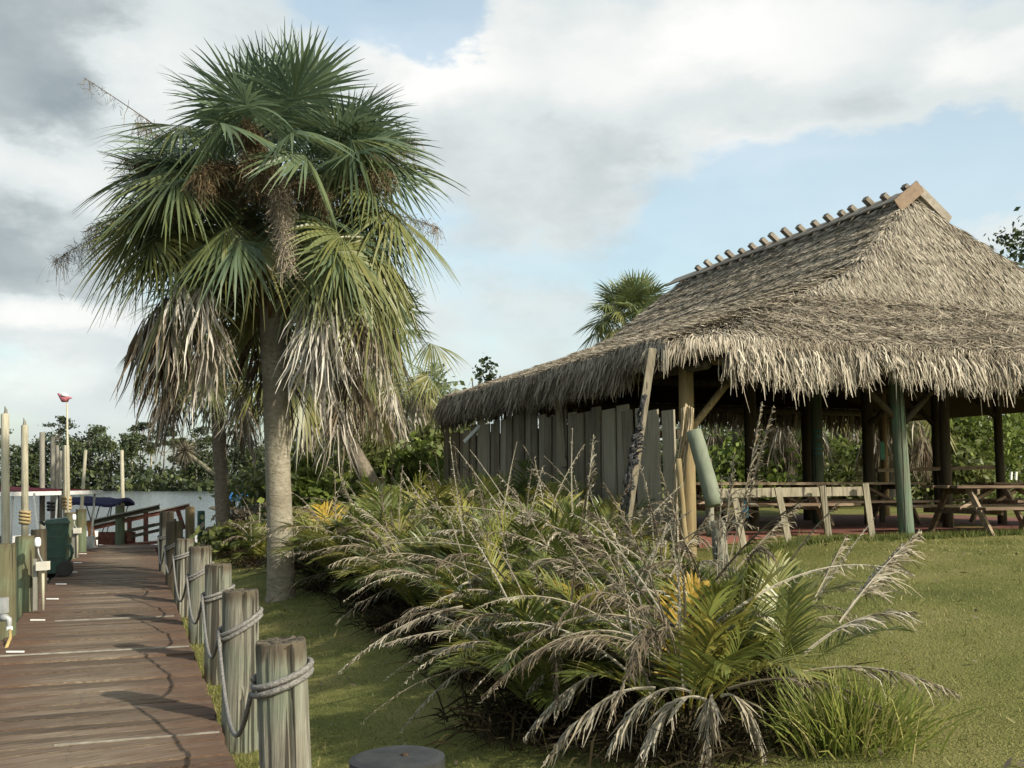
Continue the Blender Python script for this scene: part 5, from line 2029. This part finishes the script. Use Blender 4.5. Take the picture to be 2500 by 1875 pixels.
def small_extras():
    rng = np.random.default_rng(61)
    q = at(935, 1230, 21)
    q.z = gz(q.x, q.y)
    t = empty('young_palm', q, 'bright green young palm with upright fronds left of the hut wall', 'palm')
    for (dx, el, L, az) in [(0, 88, 2.0, 0), (.1, 82, 1.9, .3), (-.1, 80, 1.8, 3.2), (.05, 74, 1.5, -1.2), (0, 70, 1.4, 2.2), (-.1, 76, 1.6, -2.2)]:
        pinnate(rng, np.array(q) + np.array([dx, 0, 0]), az, R(el), L, 26, .42, .12, False, .75, hw=.02).build('frond', M['leaf_c'], t)
    q = at(523, 1158, 24.6)
    t = empty('dead_branch', q, 'pale dead branch slanting off the palm trunk behind the dock end', 'branch')
    e = at(452, 1100, 24.4)
    MB().tube([q, q.lerp(e, .5), e], [.05, .045, .03], 8).build('branch', M['pale_pole'], t)
    a = Acc()
    n = 260
    d = nrm(rng.normal(0, 1, (n, 3)))
    C = np.array(e) + d[:, None, :] * rng.uniform(.2, .55, n)[:, None, None] * np.array([0, .5, 1.0])[None, :, None]
    C[:, :, 2] -= .1 * np.array([0, .3, 1.0])
    a.ribbons(C, nrm(rng.normal(0, 1, (n, 1, 3))) * np.array([.008, .008, .002])[None, :, None], rng.uniform(.3, .9, n))
    tag(a.build('twigs', M['areca_dead'], t), kind='stuff')
    lean_bar('white_board', at(612, 1293, 25), at(655, 1287, 25), .12, .06, M['hull'], 'white board lying level just left of the big palm trunk', 'board')
    for i, px in enumerate((573, 584)):
        lean_bar('white_stake', at(px, 1306, 30), at(px, 1264, 30), .045, .045, M['white'], ['left of two thin white stakes under the blue boat canopy', 'right of two thin white stakes under the blue boat canopy'][i], 'stake', group='white stakes by the blue canopy')



# ------------------------------------------------------------------ the thicket of feather palms
def pinnate(rng, base, az, el, L, nl=24, ll=.36, droop=.35, dead=False, tint=.5, hw=.012, vee=.35):
    a = Acc()
    h = np.array([math.cos(az), math.sin(az), 0.0])
    zz = np.array([0, 0, 1.0])
    d0 = math.cos(el) * h + math.sin(el) * zz
    t = np.linspace(0, 1, 12)
    base = np.asarray(base, float)
    sidew = rng.uniform(-.12, .12)
    S0 = np.array([-math.sin(az), math.cos(az), 0.0])
    f = lambda u: base + d0 * L * u[:, None] - zz * (droop * L * u[:, None] ** 2.1) + S0 * (sidew * L * u[:, None] ** 2)
    pts = f(t)
    w = np.linspace(.009, .0025, 12)[:, None]
    a.ribbons(pts[None], (S0 * w)[None], np.clip(tint + .15, 0, 1))
    a.ribbons(pts[None], (np.cross(S0, d0) * w)[None], np.clip(tint + .15, 0, 1))
    u = np.linspace(.16 if not dead else .25, 1.0, nl)
    u = np.concatenate([u, u + .008])
    side = np.concatenate([np.ones(nl), -np.ones(nl)])
    if dead:
        keep = rng.random(len(u)) > .15
        u, side = u[keep], side[keep]
    n = len(u)
    p = f(u)
    T = nrm(f(u + .01) - f(u - .01))
    Nn = np.cross(np.broadcast_to(S0, T.shape), T)
    Nn = Nn * np.sign(Nn[:, 2:3] + 1e-6)
    prof = np.sin(np.clip(u * .86 + .12, 0, 1) * math.pi) ** .6
    if not dead:
        al = R(62) - R(34) * u + rng.normal(0, .07, n)
        dl = np.cos(al)[:, None] * T + np.sin(al)[:, None] * (side[:, None] * S0 * math.cos(vee) + Nn * math.sin(vee))
        ln = ll * prof * rng.uniform(.88, 1.08, n)
        g = .22
    else:
        al = R(34) - R(18) * u + rng.normal(0, .22, n)
        dl = np.cos(al)[:, None] * T + np.sin(al)[:, None] * (side[:, None] * S0 * .8 + Nn * rng.normal(-.25, .35, (n, 1)))
        ln = ll * .8 * prof * rng.uniform(.6, 1.1, n)
        g = .5
    dl = nrm(dl)
    s = np.array([0, .35, .7, 1.0])
    C = p[:, None, :] + dl[:, None, :] * (ln[:, None] * s)[:, :, None]
    C[:, :, 2] -= (g * ln * rng.uniform(.6, 1.5, n))[:, None] * s ** 2
    if dead:
        C += rng.normal(0, .010, C.shape) * s[None, :, None]
    tg = nrm(np.gradient(C, axis=1))
    ref = Nn[:, None, :] + rng.normal(0, .25 if not dead else 1.2, (n, 1, 3))
    Hd = nrm(np.cross(tg, ref))
    ww = hw * (np.array([.5, 1, .85, .12]) if not dead else np.array([.5, .6, .45, .12]))
    a.ribbons(C, Hd * ww[None, :, None], np.clip(tint + rng.normal(0, .08 if not dead else .15, n), 0, 1))
    return a


def thicket():
    rg = random.Random(31)
    G = 'feather palm clumps in the tangled row beside the hut'
    clumps = []
    # (r, d, scale, nlive, ndead)
    clumps += [(3.05, 5.35, 1.05, 22, 32, 'nearest feather palm clump with drooping grey dead fronds at the bottom of the photo'),
               (3.75, 5.95, .95, 20, 16, 'green feather palm clump at the right front of the thicket')]
    row = [(2.75, 6.4), (3.3, 6.9), (4.0, 7.1), (2.85, 7.7), (3.6, 8.2), (4.3, 8.4), (2.9, 9.1), (3.7, 9.6), (4.5, 9.8), (2.9, 10.5), (3.8, 11.0), (4.6, 11.2), (2.95, 11.9), (3.8, 12.4), (4.8, 12.6), (5.6, 11.9), (3.0, 13.3), (3.9, 13.8), (4.9, 14.1), (5.8, 13.6), (3.0, 14.8), (4.0, 15.3), (5.0, 15.6), (5.9, 15.4),
           (3.1, 16.5), (4.2, 17.2), (5.4, 17.5), (2.9, 18.5), (4.2, 19.5), (5.6, 19.8), (2.5, 20.8), (2.5, 23.0)]
    for (r, d) in row:
        clumps.append((r + rg.uniform(-.15, .15), d + rg.uniform(-.15, .15), rg.uniform(.84, 1.05) * (1.0 if d < 9 else (1.22 if d < 13 else (1.5 if d < 18 else (1.2 if r > 3 else .72)))), None, None, None))
    seed = 500
    cnt = {}
    row.sort(key=lambda q: q[1])
    clumps[2:] = sorted(clumps[2:], key=lambda q: q[1])
    for ci, (r, d, sc, nl_, nd_, lab) in enumerate(clumps):
        seed += 1
        rng = np.random.default_rng(seed)
        q = RD(r, d)
        base = Vector((q.x, q.y, gz(q.x, q.y)))
        far = d > 12
        nl_ = nl_ or rng.integers(30, 38)
        nd_ = nd_ or rng.integers(12, 18)
        if far: nd_ = int(nd_ * .75)
        side = 'lawn side' if r < 3.35 else ('middle' if r < 4.75 else 'hut side')
        cnt[side] = cnt.get(side, 0) + 1
        label = lab or 'feather palm clump in the tangled row, %s from the front on its %s' % (ORD[cnt[side]], side)
        t = empty('feather_palm', base, label, 'feather palm', G)
        nleaf = 30 if d < 9 else (22 if d < 14 else 18)
        for i in range(nl_):
            az = rng.uniform(0, 2 * math.pi)
            el = R(rng.uniform(38, 84))
            off = np.array([math.cos(az), math.sin(az), 0]) * rng.uniform(0, .22)
            b = np.array(base) + off + np.array([0, 0, rng.uniform(.05, .35)])
            L = sc * rng.uniform(.75, 1.2)
            kind = 'areca'
            tn = rng.uniform(.35, .95)
            if rng.random() < .015: kind = 'areca_orange'
            fr = pinnate(rng, b, az, el, L, nleaf, sc * rng.uniform(.26, .4), rng.uniform(.25, .6), False, tn, hw=.0078 if d < 9 else (.0095 if not far else .012))
            fr.build('frond', M[kind], t)
        for i in range(nd_):
            az = rng.uniform(0, 2 * math.pi)
            # more dead fronds flop towards the lawn edge on the dock side
            if rng.random() < .45: az = math.atan2(-RR.y, -RR.x) + rng.normal(0, .8)
            up = rng.random() < .27
            el = R(rng.uniform(55, 86)) if up else R(rng.uniform(22, 62))
            off = np.array([math.cos(az), math.sin(az), 0]) * rng.uniform(0, .3)
            b = np.array(base) + off + np.array([0, 0, rng.uniform(.2, .75)])
            L = sc * rng.uniform(.8, 1.35)
            bare = rng.random() < .45
            fr = pinnate(rng, b, az, el, L * (1.1 if bare else 1), nleaf + 4, sc * (rng.uniform(.04, .09) if bare else rng.uniform(.13, .24)), rng.uniform(.1, .35) if up else rng.uniform(.35, .7), True, rng.uniform(.5, .9) if bare else rng.uniform(.1, .7), hw=.006 if d < 8 else (.0075 if not far else .011))
            fr.build('dead_frond', M['areca_dead'], t)
        # litter and low stems: dense to block sun, shade put into the dark colour
        a = Acc()
        n = 1500 if d < 12 else 800
        p = rng.normal(0, 1, (n, 3)) * np.array([.25, .25, 0]) + np.array(base)
        dv = nrm(np.stack([rng.normal(0, .5, n), rng.normal(0, .5, n), rng.uniform(.2, 1.2, n)], -1))
        ln = rng.uniform(.12, .6, n)
        s = np.array([0, .5, 1.0])
        C = p[:, None, :] + dv[:, None, :] * (ln[:, None] * s)[:, :, None]
        C[:, :, 2] -= (ln * .5)[:, None] * s ** 2
        Hd = nrm(rng.normal(0, 1, (n, 1, 3)))
        a.ribbons(C, Hd * np.array([.006, .0075, .002])[None, :, None], np.clip(rng.normal(.28, .2, n), 0, 1))
        tag(a.build('low_foliage', M['litter'], t), kind='stuff')


thicket()


small_extras()


# placed fronds that read by themselves in the photo
def signature_fronds():
    rng = np.random.default_rng(91)
    q = RD(3.3, 6.4)
    base = Vector((q.x, q.y, gz(q.x, q.y)))
    t = empty('dead_frond_spray', base, 'long bleached dead fronds reaching right over the lawn towards the green hut post', 'dead frond')

    def to(p0, p1, arch, ll, tn, dead, nl, mat, hw=.009, name='frond', parent=t):
        p0, p1 = Vector(p0), Vector(p1)
        v = p1 - p0
        L = v.length
        az = math.atan2(v.y, v.x)
        dz = v.z + arch
        hx = math.hypot(v.x, v.y)
        el = math.atan2(dz, hx)
        L2 = math.hypot(hx, dz)
        pinnate(rng, np.array(p0), az, el, L2, nl, ll, arch / L2, dead, tn, hw=hw).build(name, M[mat], parent)
    # tall plume to the right
    to(at(2050, 1520, 6.3), at(2225, 1300, 6.7), .06, .34, .72, True, 60, 'areca_dead', .011, 'dead_frond')
    to(at(2060, 1500, 6.35), at(2200, 1330, 6.8), .05, .30, .8, True, 50, 'areca_dead', .011, 'dead_frond')
    to(at(1985, 1470, 6.3), at(2080, 1310, 6.6), .05, .22, .6, True, 36, 'areca_dead', .008, 'dead_frond')
    to(at(1960, 1640, 5.9), at(2330, 1690, 5.8), .28, .2, .6, True, 40, 'areca_dead', .008, 'dead_frond')
    to(at(1960, 1600, 6.0), at(2215, 1490, 6.0), .28, .26, .75, True, 40, 'areca_dead', .008, 'dead_frond')
    t2 = empty('green_frond_spray', base + Vector((.05, 0, 0)), 'fresh yellow green feather fronds arching over the right front of the thicket', 'frond')
    to(at(1960, 1640, 6.0), at(2215, 1540, 6.0), .3, .24, .6, False, 40, 'areca', .006, 'frond', t2)
    to(at(1930, 1650, 6.1), at(1890, 1360, 6.4), .12, .3, .8, False, 36, 'areca', .007, 'frond', t2)
    to(at(1900, 1680, 6.0), at(1960, 1400, 6.3), .1, .3, .6, False, 38, 'areca', .0065, 'frond', t2)
    to(at(1700, 1560, 6.6), at(1335, 1580, 6.5), .3, .3, .95, False, 40, 'areca', .006, 'frond', t2)
    to(at(1480, 1480, 7.3), at(1320, 1560, 7.1), .25, .3, .85, False, 40, 'areca_orange', .006, 'frond', t2)
    # upright dead plume before the railing
    q = at(1790, 1380, 9.4)
    q.z = gz(q.x, q.y)
    t3 = empty('dead_plume', q, 'tall feathery dead palm plume standing before the hut railing', 'dead frond')
    to(at(1775, 1400, 9.4), at(1885, 985, 9.6), .12, .3, .55, True, 60, 'areca_dead', .012, 'dead_frond', t3)
    to(at(1790, 1400, 9.4), at(1868, 1000, 9.5), .08, .26, .5, True, 50, 'areca_dead', .012, 'dead_frond', t3)
    to(at(1765, 1400, 9.4), at(1790, 1110, 9.5), .08, .3, .6, True, 40, 'areca_dead', .010, 'dead_frond', t3)
    to(at(1790, 1400, 9.4), at(1960, 1230, 9.5), .1, .26, .6, True, 36, 'areca_dead', .010, 'dead_frond', t3)
    # bare stalks poking up before the board wall
    q = at(1350, 1350, 10.5)
    q.z = gz(q.x, q.y)
    t4 = empty('bare_stalks', q, 'bare dead palm stalks arching up before the grey board wall', 'dead stalks')
    for (a, b, Y, ar, ll, nl) in [((1400, 1290), (1385, 1050), 10.6, .03, .03, 12), ((1430, 1280), (1450, 1065), 10.7, .1, .22, 40), ((1260, 1300), (1115, 1090), 11.2, .05, .04, 12), ((1330, 1390), (1145, 1100), 10.8, .25, .04, 12),
                                  ((1230, 1250), (1255, 1080), 11, .02, .04, 10), ((1450, 1330), (1000, 1245), 9.8, .55, .05, 14), ((1420, 1420), (950, 1330), 8.9, .45, .06, 14), ((1380, 1480), (1120, 1370), 8.6, .2, .05, 12), ((1500, 1370), (1440, 1210), 10, .05, .05, 12),
                                  ((1340, 1310), (1310, 1120), 10.9, .05, .12, 24), ((1280, 1330), (1320, 1140), 11, .05, .14, 24)]:
        to(at(a[0], a[1], Y), at(b[0], b[1], Y + .1), ar, ll, .75, True, nl, 'areca_dead', .007, 'dead_frond', t4)
    # fronds arching out low over the lawn shadow
    q = RD(2.6, 8.0)
    t5 = empty('lawn_stalks', Vector((q.x, q.y, gz(q.x, q.y))), 'long pale dead fronds arching low over the lawn from the thicket edge', 'dead stalks')
    for (a, b, Y, ar, ll, tn) in [((1240, 1600), (985, 1785), 7.0, .45, .06, .8), ((1130, 1480), (825, 1645), 8.0, .35, .1, .8), ((1180, 1540), (935, 1575), 7.8, .15, .1, .75), ((1300, 1590), (1070, 1595), 7.2, .25, .12, .85), ((1150, 1420), (1065, 1520), 8.4, .3, .16, .95),
                                  ((1500, 1640), (1290, 1800), 6.2, .35, .18, .8), ((1600, 1680), (1340, 1860), 5.8, .45, .2, .75), ((1725, 1710), (1555, 1875), 5.75, .55, .22, .85), ((1690, 1690), (1480, 1830), 5.8, .5, .22, .8), ((1760, 1700), (1880, 1870), 5.75, .5, .2, .75), ((1740, 1700), (1730, 1880), 5.7, .5, .2, .7), ((1450, 1560), (1290, 1690), 6.6, .3, .18, .75)]:
        to(at(a[0], a[1], Y), at(b[0], b[1], Y - .15), ar, ll, tn, True, 40, 'areca_dead', .009, 'dead_frond', t5)


signature_fronds()


# ------------------------------------------------------------------ grass
def blades(rng, P, ln, hw, lean, tint, acc):
    n = len(P)
    d = nrm(np.stack([rng.normal(0, lean, n), rng.normal(0, lean, n), np.ones(n)], -1))
    u = nrm(np.stack([rng.normal(0, 1, n), rng.normal(0, 1, n), np.zeros(n)], -1))
    V = np.stack([P - u * hw[:, None], P + u * hw[:, None], P + d * ln[:, None]], 1)
    acc.add(V, np.arange(n * 3).reshape(n, 3), np.repeat(tint, 3))


def grass():
    rng = np.random.default_rng(12)
    n = 330000
    rho = np.exp(rng.uniform(math.log(2.2), math.log(24), n))
    an = rng.uniform(R(-34), R(36), n)
    x, y = rho * np.sin(an), rho * np.cos(an)
    r = RR.x * x + RR.y * y
    d = D.x * x + D.y * y
    ok = (r > .68) & ~((r > 6.9) & (d > 13.15) & (d < 21)) & (d < 29)
    x, y, rho, r, d = x[ok], y[ok], rho[ok], r[ok], d[ok]
    n = len(x)
    patch = .5 + .25 * np.sin(x * 2.1 + 1.3 * np.sin(y * 1.7)) * np.sin(y * 2.6 + x * .8) + .25 * np.sin(x * 5.3 + 2 * np.sin(y * 3.1)) * np.sin(y * 4.7 - x * 2.2)
    bare = np.sin(x * 1.1 + 2 * np.sin(y * .8 + 1)) * np.sin(y * 1.4 + x * .5) * .6 + np.sin(x * 7 + y * 3) * np.sin(y * 6 - x * 2) * .4 > .62
    z = gz_np(x, y) - .004
    k = np.maximum(1, rho / 6.0)
    ln = rng.uniform(.014, .038, n) * (.8 + .5 * patch)
    hw = .0022 * k * rng.uniform(.7, 1.3, n)
    edge = np.clip((1.0 - r) / .3, 0, 1)
    ln = ln * (1 + edge * 1.6)
    tint = np.clip(rng.normal(.62, .23, n) + (patch - .5) * .25 + edge * .2 * rng.random(n) + .12 * np.clip((r - 4) / 4, 0, 1), 0, 1)
    tint = np.where(rng.random(n) < .06, rng.uniform(.8, 1, n), tint)
    tint = np.where(bare & (rng.random(n) < .5), np.clip(tint + .3, 0, 1), tint)
    ln = np.where(bare, ln * .6, ln)
    weed = rng.random(n) < .012
    ln = np.where(weed, ln * 2.4, ln)
    hw = np.where(weed, hw * 2.2, hw)
    a = Acc()
    blades(rng, np.stack([x, y, z], -1), ln, hw, .9, tint, a)
    tag(a.build('lawn_grass', M['grass']), kind='stuff')
    # rank weeds round the hut posts and railing
    # tall tuft at bottom right
    q = ground_at(2075, 1815)
    a = Acc()
    n = 1500
    ang = rng.uniform(0, 6.283, n)
    rad = np.abs(rng.normal(0, .15, n))
    p = np.stack([q.x + rad * np.cos(ang) * 1.25, q.y + rad * np.sin(ang), np.zeros(n)], -1)
    p[:, 2] = gz_np(p[:, 0], p[:, 1])
    out = np.stack([np.cos(ang), np.sin(ang), np.zeros(n)], -1)
    el = rng.uniform(.95, 1.55, n) - rad * .6
    dv = out * np.cos(el)[:, None] + np.array([0, 0, 1.0]) * np.sin(el)[:, None]
    dv = nrm(dv + rng.normal(0, .2, (n, 3)))
    ln = rng.uniform(.15, .52, n) * np.where(rng.random(n) < .12, 1.25, 1)
    s = np.array([0, .35, .7, 1.0])
    C = p[:, None, :] + dv[:, None, :] * (ln[:, None] * s)[:, :, None]
    C[:, :, 2] -= (ln * rng.uniform(.02, .55, n))[:, None] * s ** 2.3
    sv = nrm(np.cross(dv, rng.normal(0, 1, (n, 3))))
    a.ribbons(C, sv[:, None, :] * np.array([.0038, .0042, .003, .0005])[None, :, None], np.clip(rng.normal(.6, .22, n), 0, 1))
    t = empty('grass_tuft', q, 'tall bright green grass tuft at the bottom right in front of the thicket', 'grass tuft')
    tag(a.build('grass_blades', M['tuft'], t), kind='stuff')
    # long blades flopping out of the tuft
    # weeds at feet of railing and posts
    a = Acc()
    n = 5000
    rr = rng.uniform(7.6, 13.0, n)
    dd = 11.95 + rng.normal(0, .12, n)
    x = RR.x * rr + D.x * dd
    y = RR.y * rr + D.y * dd
    blades(rng, np.stack([x, y, gz_np(x, y)], -1), rng.uniform(.04, .14, n), np.full(n, .006), .5, np.clip(rng.normal(.45, .2, n), 0, 1), a)
    tag(a.build('edge_weeds', M['grass']), kind='stuff')
    # dry leaves on lawn
    a = Acc()
    n = 420
    rho = np.exp(rng.uniform(math.log(3), math.log(15), n))
    an = rng.uniform(R(-20), R(32), n)
    x, y = rho * np.sin(an), rho * np.cos(an)
    ok = (RR.x * x + RR.y * y) > .75
    x, y = x[ok], y[ok]
    n = len(x)
    P = np.stack([x, y, gz_np(x, y) + .03], -1)
    u = nrm(rng.normal(0, 1, (n, 3)) * np.array([1, 1, .25])) * rng.uniform(.02, .05, (n, 1))
    v = nrm(np.cross(u, np.array([0, 0, 1.0]) + rng.normal(0, .3, (n, 3)))) * .014
    a.add(np.stack([P - u, P + v, P + u, P - v], 1), np.arange(n * 4).reshape(n, 4), np.repeat(rng.uniform(.1, .6, n), 4))
    tag(a.build('fallen_leaves', M['leaf_br']), kind='stuff')


grass()
